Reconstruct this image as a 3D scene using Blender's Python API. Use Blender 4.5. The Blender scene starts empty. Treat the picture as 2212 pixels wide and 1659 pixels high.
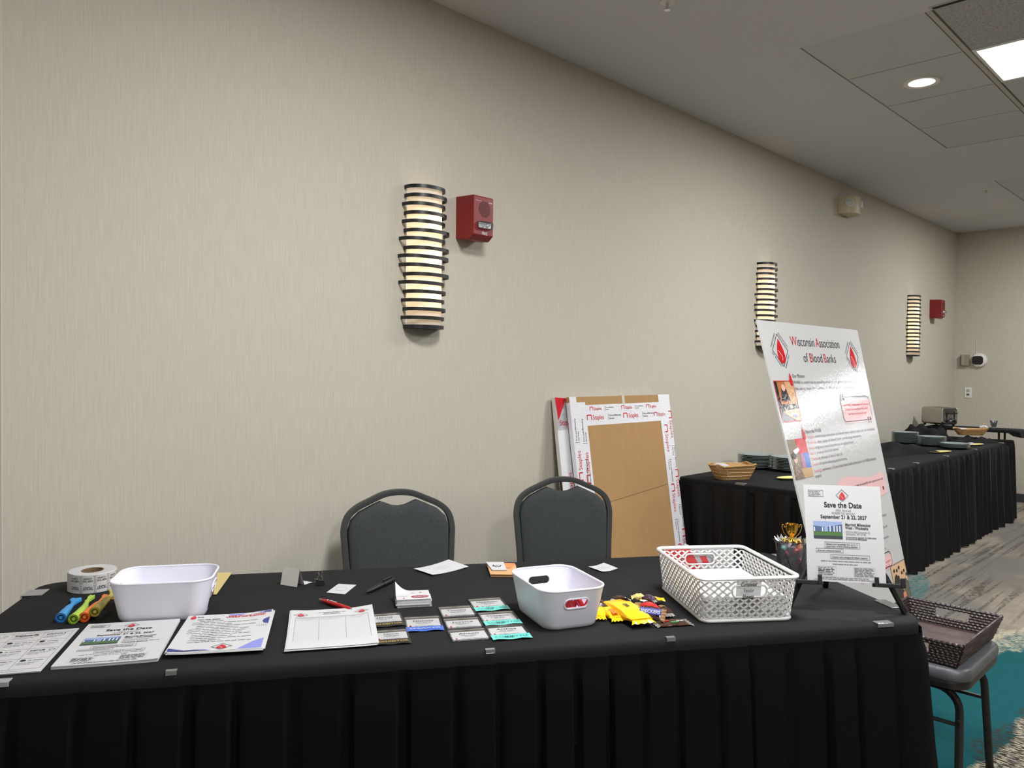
import bpy, bmesh, math, random
from mathutils import Vector, Matrix
random.seed(7)
PI = math.pi
C = bpy.context.scene.collection
scn = bpy.context.scene

# ------------------------------------------------------------------ camera, world, light, exposure
CAM_Z = 1.40
yaw, pitch, roll = 0.797846, -0.0184396, -0.00976385
fw = Vector((math.sin(yaw) * math.cos(pitch), math.cos(yaw) * math.cos(pitch), math.sin(pitch)))
rt = Vector((math.cos(yaw), -math.sin(yaw), 0)); dn = fw.cross(rt)
r2 = rt * math.cos(roll) + dn * math.sin(roll); d2 = -rt * math.sin(roll) + dn * math.cos(roll)
cam_data = bpy.data.cameras.new('camera'); cam = bpy.data.objects.new('camera', cam_data); C.objects.link(cam)
cam.matrix_world = Matrix(((r2.x, -d2.x, -fw.x, 0), (r2.y, -d2.y, -fw.y, 0), (r2.z, -d2.z, -fw.z, CAM_Z), (0, 0, 0, 1)))
cam_data.sensor_width = 36; cam_data.lens = 1703.6 / 2212 * 36; cam_data.clip_start = 0.05; cam_data.clip_end = 60
scn.camera = cam
world = bpy.data.worlds.new('room_air'); scn.world = world; world.use_nodes = True
world.node_tree.nodes['Background'].inputs[0].default_value = (0.9, 0.92, 1, 1)
world.node_tree.nodes['Background'].inputs[1].default_value = 0.0
scn.view_settings.view_transform = 'Standard'; scn.view_settings.look = 'None'
scn.view_settings.gamma = 1; scn.view_settings.use_curve_mapping = False
scn.view_settings.exposure = 0.0
scn.cycles.use_denoising = True
scn.cycles.max_bounces = 10; scn.cycles.diffuse_bounces = 6; scn.cycles.transparent_max_bounces = 24
scn.cycles.caustics_reflective = False; scn.cycles.caustics_refractive = False
scn.cycles.sample_clamp_indirect = 4.0
PANEL_W, DOWN_W, BULB_W = 60.0, 5.0, 0.42
PANEL_COL, WARM = (0.985, 0.985, 1.0), (1.0, 0.70, 0.40)

# ------------------------------------------------------------------ helpers
def lin(c):
    return tuple(((v / 255) / 12.92 if v / 255 <= 0.04045 else ((v / 255 + 0.055) / 1.055) ** 2.4) for v in c)

def mat(name, rgb, rough=0.6, metal=0.0, spec=0.5, noise=None, bump=None, emit=None, trans=0.0, coat=0.0, sheen=0.0, coords='Object'):
    """procedural material; noise=(scale xyz, amount, detail), bump=(scale xyz, strength, distance)"""
    m = bpy.data.materials.new(name); m.use_nodes = True
    nt = m.node_tree; b = nt.nodes['Principled BSDF']
    col = lin(rgb) + (1,)
    b.inputs['Base Color'].default_value = col
    b.inputs['Roughness'].default_value = rough; b.inputs['Metallic'].default_value = metal
    b.inputs['Specular IOR Level'].default_value = spec
    b.inputs['Transmission Weight'].default_value = trans
    b.inputs['Coat Weight'].default_value = coat; b.inputs['Coat Roughness'].default_value = 0.08
    b.inputs['Sheen Weight'].default_value = sheen
    if emit:
        b.inputs['Emission Color'].default_value = emit[0] + (1,); b.inputs['Emission Strength'].default_value = emit[1]
    def mapped(sc):
        tc = nt.nodes.new('ShaderNodeTexCoord'); mp = nt.nodes.new('ShaderNodeMapping')
        mp.inputs['Scale'].default_value = sc; nt.links.new(tc.outputs[coords], mp.inputs['Vector']); return mp
    if noise:
        mp = mapped(noise[0]); n = nt.nodes.new('ShaderNodeTexNoise'); n.inputs['Scale'].default_value = 1
        n.inputs['Detail'].default_value = noise[2]
        nt.links.new(mp.outputs[0], n.inputs['Vector'])
        r = nt.nodes.new('ShaderNodeMapRange'); r.inputs['From Min'].default_value = 0.25; r.inputs['From Max'].default_value = 0.75
        r.inputs['To Min'].default_value = 1 - noise[1]; r.inputs['To Max'].default_value = 1 + noise[1]
        nt.links.new(n.outputs[0], r.inputs[0])
        mx = nt.nodes.new('ShaderNodeVectorMath'); mx.operation = 'SCALE'; mx.inputs[0].default_value = col[:3]
        nt.links.new(r.outputs[0], mx.inputs['Scale']); nt.links.new(mx.outputs[0], b.inputs['Base Color'])
    if bump:
        mp = mapped(bump[0]); n = nt.nodes.new('ShaderNodeTexNoise'); n.inputs['Scale'].default_value = 1; n.inputs['Detail'].default_value = 4
        nt.links.new(mp.outputs[0], n.inputs['Vector'])
        bp = nt.nodes.new('ShaderNodeBump'); bp.inputs['Strength'].default_value = bump[1]; bp.inputs['Distance'].default_value = bump[2]
        nt.links.new(n.outputs[0], bp.inputs['Height']); nt.links.new(bp.outputs[0], b.inputs['Normal'])
    return m

def clear_mat(name, tint, opacity, rough=0.08, gloss=0.12, body=(200, 205, 205)):
    """thin clear plastic: transparent film + a little body colour + gloss"""
    m = bpy.data.materials.new(name); m.use_nodes = True; nt = m.node_tree; nt.nodes.clear()
    out = nt.nodes.new('ShaderNodeOutputMaterial'); t = nt.nodes.new('ShaderNodeBsdfTransparent'); d = nt.nodes.new('ShaderNodeBsdfDiffuse')
    g = nt.nodes.new('ShaderNodeBsdfGlossy'); m1 = nt.nodes.new('ShaderNodeMixShader'); m2 = nt.nodes.new('ShaderNodeMixShader')
    t.inputs[0].default_value = lin(tint) + (1,); d.inputs[0].default_value = lin(body) + (1,); g.inputs['Roughness'].default_value = rough
    m1.inputs[0].default_value = opacity
    fr = nt.nodes.new('ShaderNodeFresnel'); fr.inputs[0].default_value = 1.4
    ad = nt.nodes.new('ShaderNodeMath'); ad.operation = 'ADD'; ad.inputs[1].default_value = gloss; nt.links.new(fr.outputs[0], ad.inputs[0])
    nt.links.new(t.outputs[0], m1.inputs[1]); nt.links.new(d.outputs[0], m1.inputs[2])
    nt.links.new(ad.outputs[0], m2.inputs[0]); nt.links.new(m1.outputs[0], m2.inputs[1]); nt.links.new(g.outputs[0], m2.inputs[2])
    nt.links.new(m2.outputs[0], out.inputs[0]); return m

def rotz(a): return Matrix.Rotation(a, 4, 'Z')

class MB:
    """collects shapes; build() links them as ONE mesh object"""
    def __init__(s): s.V = []; s.F = []; s.M = []
    def add(s, vs, fs, mi=0, mx=None):
        o = len(s.V)
        s.V += [tuple(mx @ Vector(v)) if mx else tuple(v) for v in vs]
        s.F += [tuple(o + i for i in f) for f in fs]; s.M += [mi] * len(fs); return s
    def box(s, x0, x1, y0, y1, z0, z1, mi=0, mx=None):
        v = [(x0, y0, z0), (x1, y0, z0), (x1, y1, z0), (x0, y1, z0), (x0, y0, z1), (x1, y0, z1), (x1, y1, z1), (x0, y1, z1)]
        return s.add(v, [(3, 2, 1, 0), (4, 5, 6, 7), (0, 1, 5, 4), (1, 2, 6, 5), (2, 3, 7, 6), (3, 0, 4, 7)], mi, mx)
    def prism(s, poly, z0, z1, mi=0, mx=None):
        n = len(poly); v = [(x, y, z0) for x, y in poly] + [(x, y, z1) for x, y in poly]
        return s.add(v, [tuple(range(n))[::-1], tuple(range(n, 2 * n))] + [(i, (i + 1) % n, n + (i + 1) % n, n + i) for i in range(n)], mi, mx)
    def loft(s, rings, mi=0, mx=None, cap=True, closed=False):
        n = len(rings[0]); v = [p for r in rings for p in r]; k = len(rings); f = []
        for j in range(k if closed else k - 1):
            a, b = j * n, ((j + 1) % k) * n
            f += [(a + i, a + (i + 1) % n, b + (i + 1) % n, b + i) for i in range(n)]
        if cap and not closed: f += [tuple(range(n))[::-1], tuple(range((k - 1) * n, k * n))]
        return s.add(v, f, mi, mx)
    def lathe(s, prof, seg=24, mi=0, mx=None, cap=True):
        return s.loft([[(r * math.cos(2 * PI * i / seg), r * math.sin(2 * PI * i / seg), z) for i in range(seg)] for r, z in prof], mi, mx, cap)
    def tube(s, pts, r, seg=8, closed=False, mi=0, mx=None, cap=True):
        P = [Vector(p) for p in pts]; n = len(P); rings = []; up = Vector((0, 0, 1)); last = None
        rr = r if isinstance(r, (list, tuple)) else [r] * n
        for i in range(n):
            if closed: t = P[(i + 1) % n] - P[i - 1]
            else: t = P[min(i + 1, n - 1)] - P[max(i - 1, 0)]
            t.normalize()
            if last is None:
                a = up if abs(t.z) < 0.9 else Vector((1, 0, 0)); x = a.cross(t).normalized()
            else:
                x = (last - t * last.dot(t)).normalized()
            last = x; y = t.cross(x)
            rings.append([tuple(P[i] + (x * math.cos(2 * PI * k / seg) + y * math.sin(2 * PI * k / seg)) * rr[i]) for k in range(seg)])
        return s.loft(rings, mi, mx, cap and not closed, closed)
    def sweep(s, pts, prof, mi=0, closed=False, updir=(0, 0, 1), mx=None):
        """sweep a 2-D profile (side, up) along pts, keeping up fixed"""
        P = [Vector(p) for p in pts]; n = len(P); U = Vector(updir); rings = []
        for i in range(n):
            t = (P[(i + 1) % n] - P[i - 1]) if closed else (P[min(i + 1, n - 1)] - P[max(i - 1, 0)])
            t.normalize(); sd = t.cross(U).normalized(); u = sd.cross(t)
            rings.append([tuple(P[i] + sd * a + u * b) for a, b in prof])
        return s.loft(rings, mi, mx, not closed, closed)
    def build(s, name, mats, parent=None, bevel=0, smooth=False, seg=2, mx=None, angle=35):
        me = bpy.data.meshes.new(name); me.from_pydata(s.V, [], s.F)
        mats = mats if isinstance(mats, (list, tuple)) else [mats]
        for m in mats: me.materials.append(m)
        me.polygons.foreach_set('material_index', s.M)
        bm = bmesh.new(); bm.from_mesh(me); bmesh.ops.recalc_face_normals(bm, faces=bm.faces[:])
        if bevel:
            es = [e for e in bm.edges if len(e.link_faces) == 2 and e.calc_face_angle(0) > math.radians(30)]
            bmesh.ops.bevel(bm, geom=es, offset=bevel, segments=seg, profile=0.6, affect='EDGES', clamp_overlap=True)
        bm.to_mesh(me); bm.free()
        o = bpy.data.objects.new(name, me); C.objects.link(o)
        if parent is not None: o.parent = parent
        if mx is not None: o.matrix_local = mx
        if smooth:
            me.polygons.foreach_set('use_smooth', [True] * len(me.polygons))
            try: me.set_sharp_from_angle(angle=math.radians(angle))
            except Exception: pass
        me.update(); return o

def tag(o, label=None, cat=None, group=None, kind=None):
    if label: o['label'] = label
    if cat: o['category'] = cat
    if group: o['group'] = group
    if kind: o['kind'] = kind
    return o
def thing(name, label, cat, loc=(0, 0, 0), rz=0, group=None, mx=None):
    o = bpy.data.objects.new(name, None); o.empty_display_size = 0.05; C.objects.link(o)
    if mx is not None: o.matrix_world = mx
    else: o.location = loc; o.rotation_euler = (0, 0, rz)
    return tag(o, label, cat, group)
def dup(o, parent=None):
    c = o.copy(); C.objects.link(c); c.parent = parent
    for ch in o.children: dup(ch, c)
    return c
def rrect(w, h, r, k=5, cx=0, cy=0):
    out = []
    for sx, sy, a0 in ((1, 1, 0), (-1, 1, 90), (-1, -1, 180), (1, -1, 270)):
        for i in range(k + 1):
            a = math.radians(a0 + 90 * i / k)
            out.append((cx + sx * (w / 2 - r) + r * math.cos(a), cy + sy * (h / 2 - r) + r * math.sin(a)))
    return out
def ell(cx, cy, a, b, n=20, rot=0):
    return [(cx + a * math.cos(t) * math.cos(rot) - b * math.sin(t) * math.sin(rot), cy + a * math.cos(t) * math.sin(rot) + b * math.sin(t) * math.cos(rot)) for t in [2 * PI * i / n for i in range(n)]]

# ---- flat print (lettering, logos, pictures) as thin geometry laid on a surface
_tx = {}
def text_mesh(body, bold=0.0, shear=0.0):
    k = (body, bold, shear)
    if k not in _tx:
        cu = bpy.data.curves.new('t', 'FONT'); cu.body = body; cu.size = 1; cu.resolution_u = 3; cu.offset = bold; cu.shear = shear
        ob = bpy.data.objects.new('t', cu); me = bpy.data.meshes.new_from_object(ob)
        vs = [(v.co.x, v.co.y) for v in me.vertices]; fs = [tuple(p.vertices) for p in me.polygons]
        w = max([v[0] for v in vs] or [0]); _tx[k] = (vs, fs, w)
        bpy.data.objects.remove(ob); bpy.data.curves.remove(cu); bpy.data.meshes.remove(me)
    return _tx[k]
class Ink:
    """2-D artwork in metres on a sheet (x right, y up from its lower-left corner)"""
    def __init__(s): s.V = []; s.F = []; s.M = []; s.mats = []
    def mi(s, m):
        if m not in s.mats: s.mats.append(m)
        return s.mats.index(m)
    def poly(s, pts, m, lay=1):
        o = len(s.V); s.V += [(x, y, lay) for x, y in pts]; s.F.append(tuple(range(o, o + len(pts)))); s.M.append(s.mi(m)); return s
    def rect(s, x0, y0, x1, y1, m, lay=1, step=0.03):
        nx = max(1, int(abs(x1 - x0) / step)); ny = max(1, int(abs(y1 - y0) / step))
        for i in range(nx):
            for j in range(ny):
                a, b = x0 + (x1 - x0) * i / nx, x0 + (x1 - x0) * (i + 1) / nx; c, d = y0 + (y1 - y0) * j / ny, y0 + (y1 - y0) * (j + 1) / ny
                s.poly([(a, c), (b, c), (b, d), (a, d)], m, lay)
        return s
    def frame(s, x0, y0, x1, y1, t, m, lay=2):
        s.rect(x0, y0, x1, y0 + t, m, lay); s.rect(x0, y1 - t, x1, y1, m, lay); s.rect(x0, y0, x0 + t, y1, m, lay); s.rect(x1 - t, y0, x1, y1, m, lay); return s
    def path(s, pts, t, m, lay=2, closed=False):
        n = len(pts)
        for i in range(n if closed else n - 1):
            (x0, y0), (x1, y1) = pts[i], pts[(i + 1) % n]; dx, dy = x1 - x0, y1 - y0; L = math.hypot(dx, dy) or 1; nx, ny = -dy / L * t / 2, dx / L * t / 2
            s.poly([(x0 + nx, y0 + ny), (x0 - nx, y0 - ny), (x1 - nx, y1 - ny), (x1 + nx, y1 + ny)], m, lay)
        return s
    def text(s, body, x, y, size, m, align='l', sx=1.0, bold=0.0, lay=3, rot=0.0, fit=None, shear=0.0):
        vs, fs, w = text_mesh(body, bold, shear)
        if fit: sx = fit / (w * size)
        ox = {'l': 0, 'c': -w / 2, 'r': -w}[align] * size * sx; c, sn = math.cos(rot), math.sin(rot); o = len(s.V)
        for vx, vy in vs:
            a, b = vx * size * sx + ox, vy * size; s.V.append((x + a * c - b * sn, y + a * sn + b * c, lay))
        k = s.mi(m); s.F += [tuple(o + i for i in f) for f in fs]; s.M += [k] * len(fs); return s
    def words(s, x0, y, x1, h, m, seed=0, lay=2, slope=0.0):
        """a line of print too small to read: one low dash per word"""
        rr = random.Random(seed * 131 + 7); x = x0
        while x < x1 - h:
            w = min(h * rr.uniform(1.2, 5.0), x1 - x); yy = y + (x - x0) * slope
            s.poly([(x, yy), (x + w, yy + w * slope), (x + w, yy + h * 0.62 + w * slope), (x, yy + h * 0.62)], m, lay); x += w + h * 0.55
        return s
    def scribble(s, x, y, w, h, m, seed=0, t=0.0006):
        rr = random.Random(seed); n = int(w / h * 2.2) + 3
        return s.path([(x + w * i / n, y + h * rr.uniform(-0.5, 0.5) * (1 if i % 2 else -1)) for i in range(n + 1)], t, m)
    def drop(s, cx, cy, w, h, m, lay=2, split=None):
        pts = []
        for i in range(29):
            a = -PI / 2 + PI * 2 * i / 28; k = (math.sin(a) + 1) / 2
            pts.append((cx + w / 2 * math.cos(a) * (1 - k) ** 0.55 * 1.25, cy - h / 2 + h * (k if k < 0.02 else k)))
        s.poly(pts[:-1], m, lay)
        if split:
            s.path([(cx - w * 0.28, cy + h * 0.02), (cx - w * 0.12, cy - h * 0.08), (cx + w * 0.06, cy - h * 0.2), (cx + w * 0.08, cy - h * 0.3), (cx - w * 0.02, cy - h * 0.38)], w * 0.05, split, lay + 1)
        return s
    def emblem(s, cx, cy, w, h, red, line, white, ring=True):
        for k, t in ((1.0, 0.022),) + (((0.86, 0.012),) if ring else ()):
            s.path([(cx, cy + h / 2 * k), (cx + w / 2 * k, cy), (cx, cy - h / 2 * k), (cx - w / 2 * k, cy)], w * t * 1.2, line, 2, True)
        return s.drop(cx, cy - h * 0.03, w * 0.5, h * 0.66, red, 3, white)
    def build(s, name, fn, parent=None, lift=0.00022):
        me = bpy.data.meshes.new(name); me.from_pydata([fn(x, y, lay * lift) for x, y, lay in s.V], [], s.F)
        for m in s.mats: me.materials.append(m)
        me.polygons.foreach_set('material_index', s.M); me.update()
        o = bpy.data.objects.new(name, me); C.objects.link(o)
        if parent is not None: o.parent = parent
        return o

# ------------------------------------------------------------------ materials
M = {}
M['wall'] = mat('wallpaper', (190, 185, 171), 0.75, spec=0.25, noise=((170, 170, 9), 0.075, 5), bump=((230, 230, 16), 0.35, 0.002))
M['ceil'] = mat('ceiling_paint', (205, 205, 207), 0.9, spec=0.1, noise=((60, 60, 60), 0.02, 3))
M['tile'] = mat('ceiling_tile_face', (200, 200, 200), 0.95, spec=0.05, noise=((260, 260, 260), 0.06, 3), bump=((300, 300, 300), 0.4, 0.002))
M['tile_dirty'] = mat('ceiling_tile_dusty', (176, 175, 174), 0.95, spec=0.05, noise=((60, 90, 60), 0.28, 6))
M['gap'] = mat('dark_gap', (40, 38, 34), 0.9)
M['bar'] = mat('ceiling_bar_paint', (186, 183, 174), 0.6)
M['base'] = mat('baseboard_vinyl', (52, 55, 58), 0.6)
M['seam'] = mat('wallpaper_seam', (198, 193, 180), 0.8)
M['white_metal'] = mat('white_metal', (225, 224, 220), 0.4)
M['black_metal'] = mat('black_metal', (26, 26, 26), 0.38, spec=0.5)
M['black_plastic'] = mat('black_plastic', (20, 20, 21), 0.42)
M['cloth'] = mat('black_tablecloth', (29, 29, 31), 0.85, spec=0.2, noise=((500, 500, 500), 0.1, 2), bump=((9, 5, 5), 0.25, 0.02))
M['skirt'] = mat('black_skirt_fabric', (8, 8, 9), 0.9, spec=0.12, noise=((400, 400, 400), 0.1, 2))
M['skirt_soft'] = mat('soft_black_skirt', (15, 15, 16), 0.6, spec=0.3, noise=((300, 300, 300), 0.1, 2))
M['napkin'] = mat('black_napkin', (24, 24, 26), 0.85, spec=0.2)
M['paper'] = mat('white_paper', (196, 196, 197), 0.7, spec=0.3)
M['badge_paper'] = mat('badge_card', (222, 222, 223), 0.7, spec=0.3)
M['ink'] = mat('black_ink', (28, 28, 30), 0.7)
M['ink2'] = mat('grey_ink', (120, 120, 122), 0.7)
M['ink3'] = mat('pale_grey_ink', (170, 170, 174), 0.7)
M['red'] = mat('red_ink', (188, 32, 46), 0.6)
M['navy'] = mat('navy_ink', (52, 62, 128), 0.6)
M['peri'] = mat('periwinkle_ink', (132, 136, 204), 0.6)
M['yellow'] = mat('golden_yellow_card', (236, 178, 40), 0.6)
M['tan'] = mat('manila_paper', (204, 184, 124), 0.7)
M['bin'] = mat('white_plastic', (226, 226, 236), 0.35, spec=0.4)
M['basket'] = mat('white_basket_plastic', (232, 232, 230), 0.42, spec=0.4)
M['seatfab'] = mat('charcoal_fabric', (66, 69, 71), 0.92, spec=0.2, noise=((260, 260, 420), 0.32, 3), bump=((400, 400, 400), 0.4, 0.001))
M['chairframe'] = mat('dark_grey_frame', (62, 63, 63), 0.5, spec=0.4, noise=((120, 120, 120), 0.1, 3))
M['vinyl'] = mat('grey_vinyl', (84, 86, 90), 0.42, spec=0.5, noise=((30, 30, 30), 0.12, 4), bump=((24, 24, 24), 0.3, 0.01))
M['card'] = mat('cardboard', (170, 135, 92), 0.85, spec=0.2, noise=((30, 30, 8), 0.05, 4), bump=((200, 200, 6), 0.12, 0.001))
M['card_edge'] = mat('foam_edge', (212, 208, 200), 0.7)
M['tape'] = mat('glossy_printed_tape', (224, 224, 228), 0.16, spec=0.6, bump=((50, 50, 90), 0.5, 0.004))
M['tape_red'] = mat('tape_red_print', (196, 30, 44), 0.25)
M['tape_black'] = mat('tape_black_print', (50, 48, 52), 0.3)
M['alarm'] = mat('red_alarm_plastic', (126, 24, 26), 0.45, spec=0.45)
M['alarm_dark'] = mat('alarm_grille_slot', (60, 12, 14), 0.6)
M['strobe'] = clear_mat('strobe_lens', (250, 250, 250), 0.08, 0.05, 0.10, (220, 220, 220))
M['chrome'] = mat('chrome', (215, 215, 215), 0.12, metal=1)
M['steel'] = mat('brushed_steel', (190, 186, 178), 0.3, metal=1, noise=((5, 5, 160), 0.06, 3))
M['gold'] = mat('gold_plastic', (232, 184, 70), 0.14, metal=1)
M['beige'] = mat('beige_plastic', (196, 184, 156), 0.5)
M['taupe'] = mat('taupe_plastic', (146, 136, 116), 0.5)
M['wicker'] = mat('dark_wicker', (50, 35, 32), 0.32, spec=0.7, noise=((90, 90, 90), 0.3, 3))
M['wicker_base'] = mat('dark_wicker_floor', (72, 57, 53), 0.5, noise=((160, 26, 40), 0.35, 4), bump=((200, 40, 40), 0.5, 0.003))
M['straw'] = mat('straw_weave', (190, 150, 96), 0.6, noise=((120, 120, 120), 0.22, 3))
M['clip'] = clear_mat('clear_clip_plastic', (225, 228, 228), 0.22, 0.2, 0.05)
M['clip_grey'] = mat('grey_clip_plastic', (150, 150, 152), 0.4)
M['sleeve'] = clear_mat('vinyl_sleeve', (255, 255, 255), 0.02, 0.12, 0.0, (205, 205, 210))
M['glassplate'] = clear_mat('clear_plate_plastic', (222, 234, 231), 0.5, 0.12, 0.10, (194, 211, 207))
M['bucket'] = clear_mat('clear_bucket_plastic', (235, 238, 240), 0.12, 0.08, 0.05, (215, 220, 225))
M['wood_cut'] = mat('kraft_card', (206, 160, 112), 0.7)

# carpet: streaky bands of taupe, beige, charcoal speckle and teal
def carpet():
    m = bpy.data.materials.new('patterned_carpet'); m.use_nodes = True; nt = m.node_tree; b = nt.nodes['Principled BSDF']
    b.inputs['Roughness'].default_value = 0.95; b.inputs['Specular IOR Level'].default_value = 0.1
    tc = nt.nodes.new('ShaderNodeTexCoord')
    def mapping(scale, rz=0.0, loc=(0, 0, 0)):
        mp = nt.nodes.new('ShaderNodeMapping'); mp.inputs['Scale'].default_value = scale; mp.inputs['Rotation'].default_value = (0, 0, rz); mp.inputs['Location'].default_value = loc
        nt.links.new(tc.outputs['Object'], mp.inputs['Vector']); return mp.outputs[0]
    def noise(vec, detail=2.0, rough=0.5):
        n = nt.nodes.new('ShaderNodeTexNoise'); n.inputs['Scale'].default_value = 1; n.inputs['Detail'].default_value = detail; n.inputs['Roughness'].default_value = rough
        nt.links.new(vec, n.inputs['Vector']); return n.outputs[0]
    def math_(op, a, bb):
        n = nt.nodes.new('ShaderNodeMath'); n.operation = op
        for i, v in enumerate((a, bb)):
            if isinstance(v, (int, float)): n.inputs[i].default_value = v
            else: nt.links.new(v, n.inputs[i])
        return n.outputs[0]
    def step(v, lo, hi):
        n = nt.nodes.new('ShaderNodeMapRange'); n.inputs[1].default_value = lo; n.inputs[2].default_value = hi; nt.links.new(v, n.inputs[0]); return n.outputs[0]
    def mix(f, a, bb):
        n = nt.nodes.new('ShaderNodeMix'); n.data_type = 'RGBA'; nt.links.new(f, n.inputs[0])
        for i, v in ((6, a), (7, bb)):
            if isinstance(v, tuple): n.inputs[i].default_value = lin(v) + (1,)
            else: nt.links.new(v, n.inputs[i])
        return n.outputs[2]
    def near(cx, cy, rx, ry, rot=0.0):
        mp = nt.nodes.new('ShaderNodeMapping'); mp.vector_type = 'TEXTURE'; mp.inputs['Location'].default_value = (cx, cy, 0); mp.inputs['Rotation'].default_value = (0, 0, rot); mp.inputs['Scale'].default_value = (rx, ry, 1)
        nt.links.new(tc.outputs['Object'], mp.inputs['Vector'])
        ln = nt.nodes.new('ShaderNodeVectorMath'); ln.operation = 'LENGTH'; nt.links.new(mp.outputs[0], ln.inputs[0]); return ln.outputs['Value']
    fleck = noise(mapping((130, 36, 1), 0.7), 2.0)            # short slanted tufts
    streak = noise(mapping((0.8, 26, 1), 0.03), 4.0)           # long bands
    cloud = noise(mapping((1.1, 1.9, 1), 0.25, (3.1, 0.4, 0)), 4.0, 0.6)
    base = mix(step(cloud, 0.42, 0.58), (120, 113, 103), (147, 139, 125))
    base = mix(step(noise(mapping((0.9, 2.4, 1), -0.2, (9, 2, 0)), 4.0), 0.5, 0.6), base, (116, 113, 106))
    dark_band = math_('MULTIPLY', step(streak, 0.53, 0.57), step(noise(mapping((0.7, 1.3, 1), 0.1, (5, 1, 0)), 2.0), 0.44, 0.56))
    base = mix(math_('MULTIPLY', dark_band, step(fleck, 0.44, 0.56)), base, (62, 58, 52))
    # teal drift near the registration table, another fragment under the poster
    wob = math_('MULTIPLY', math_('SUBTRACT', noise(mapping((3, 5, 1), 0.3), 5.0, 0.65), 0.5), 1.0)
    t1 = math_('ADD', near(3.6, 0.93, 1.1, 0.20, -0.06), wob)
    t2 = math_('ADD', near(5.3, 1.75, 0.6, 0.14, 0.1), wob)
    solid = step(t1, 1.08, 1.0); frayed = math_('MULTIPLY', step(t1, 1.55, 1.35), step(fleck, 0.47, 0.55))
    pale = math_('MULTIPLY', step(t1, 1.7, 1.5), step(noise(mapping((14, 26, 1), 0.5), 3.0), 0.4, 0.5))
    base = mix(pale, base, (172, 164, 142))
    base = mix(frayed, base, (32, 92, 94))
    base = mix(math_('MULTIPLY', step(t2, 1.3, 1.1), step(fleck, 0.46, 0.54)), base, (50, 110, 112))
    base = mix(math_('MULTIPLY', solid, step(fleck, 0.70, 0.62)), base, (20, 78, 83))
    # charcoal tufted bands beside the teal
    d1 = math_('ADD', near(3.6, 0.50, 0.9, 0.26, -0.04), wob)
    base = mix(math_('MULTIPLY', step(d1, 1.1, 1.0), step(fleck, 0.46, 0.54)), base, (56, 52, 47))
    fine = noise(mapping((420, 420, 1)), 2.0)
    sc = nt.nodes.new('ShaderNodeVectorMath'); sc.operation = 'SCALE'; nt.links.new(base, sc.inputs[0])
    nt.links.new(step(fine, -0.3, 1.2), sc.inputs['Scale'])
    s2 = nt.nodes.new('ShaderNodeVectorMath'); s2.operation = 'SCALE'; s2.inputs['Scale'].default_value = 1.75; nt.links.new(sc.outputs[0], s2.inputs[0])
    nt.links.new(s2.outputs[0], b.inputs['Base Color'])
    bp = nt.nodes.new('ShaderNodeBump'); bp.inputs['Strength'].default_value = 0.7; bp.inputs['Distance'].default_value = 0.004
    nt.links.new(fleck, bp.inputs['Height']); nt.links.new(bp.outputs[0], b.inputs['Normal']); return m
M['carpet'] = carpet()

# ------------------------------------------------------------------ the room
RX0, RX1, RY0, RY1, CZ = -3.9, 10.076, -7.6, 2.70, 3.0146
FAR_X, JOG_Y = 26.5, 0.7      # past the end wall the hall runs on to the right
def struct(name, mb, m, parent=None, **k):
    o = mb.build(name, m, parent, **k)
    if parent is None: o['kind'] = 'structure'
    return o
struct('floor', MB().box(RX0 - .1, FAR_X + .1, RY0 - .1, RY1 + .1, -0.06, 0), M['carpet'])
struct('wall_back', MB().box(RX0 - .1, RX1 + .1, RY1, RY1 + .1, 0, CZ + .06), M['wall'])
struct('wall_right', MB().box(RX1, RX1 + .1, JOG_Y, RY1, 0, CZ + .06), M['wall'])
struct('wall_alcove', MB().box(RX1 + .1, FAR_X, JOG_Y, JOG_Y + .1, 0, CZ + .06), M['wall'])
struct('wall_far', MB().box(FAR_X, FAR_X + .1, RY0, JOG_Y, 0, CZ + .06), M['wall'])
struct('wall_left', MB().box(RX0 - .1, RX0, RY0, RY1, 0, CZ + .06), M['wall'])
struct('wall_front', MB().box(RX0 - .1, FAR_X + .1, RY0 - .1, RY0, 0, CZ + .06), M['wall'])
struct('baseboard_right', MB().box(RX1 - .012, RX1, JOG_Y, RY1 - .012, 0, .092), M['base'], bevel=.004)
struct('baseboard_back', MB().box(RX0, RX1, RY1 - .012, RY1, 0, .092), M['base'], bevel=.004)
struct('trim_1', MB().box(.611, .616, RY1 - .0015, RY1, .092, CZ), M['seam'])

# ceiling: plaster with sunken fields of lay-in tiles
FX = [-3.595, .115, 3.825, 7.535]; CELL = .605; NCOL = 4
ROWS = [(1.175, 1.752), (.565, 1.145), (-.045, .535), (-.655, -.075), (-1.265, -.685)]
FY0, FY1 = -1.265, 1.752
ceil = MB(); zt = CZ + .06
ceil.box(RX1, FAR_X, RY0, JOG_Y + .1, CZ, zt); ceil.box(RX0, RX1, FY1, RY1, CZ, zt); ceil.box(RX0, RX1, RY0, FY0, CZ, zt)
xs = [RX0] + [v for f in FX for v in (f, min(f + NCOL * CELL, RX1))] + [RX1]
for i in range(0, len(xs), 2):
    if xs[i + 1] - xs[i] > .01: ceil.box(xs[i], xs[i + 1], FY0, FY1, CZ, zt)
ceiling = struct('ceiling', ceil, M['ceil'])
mbk = MB()
for f in FX: mbk.box(f - .02, min(f + NCOL * CELL, RX1) + .02, FY0 - .02, FY1 + .02, CZ + .05, CZ + .07)
mbk.build('plenum_lining', M['gap'], ceiling)
tile_me = {}
LAMPS = {0: ((1, 4),), 1: ((2, 1), (1, 4)), 2: ((1, 1), (1, 4)), 3: ((1, 1),)}      # field -> (column, row) of its light panels; last-row ones added unseen as fill light
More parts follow.
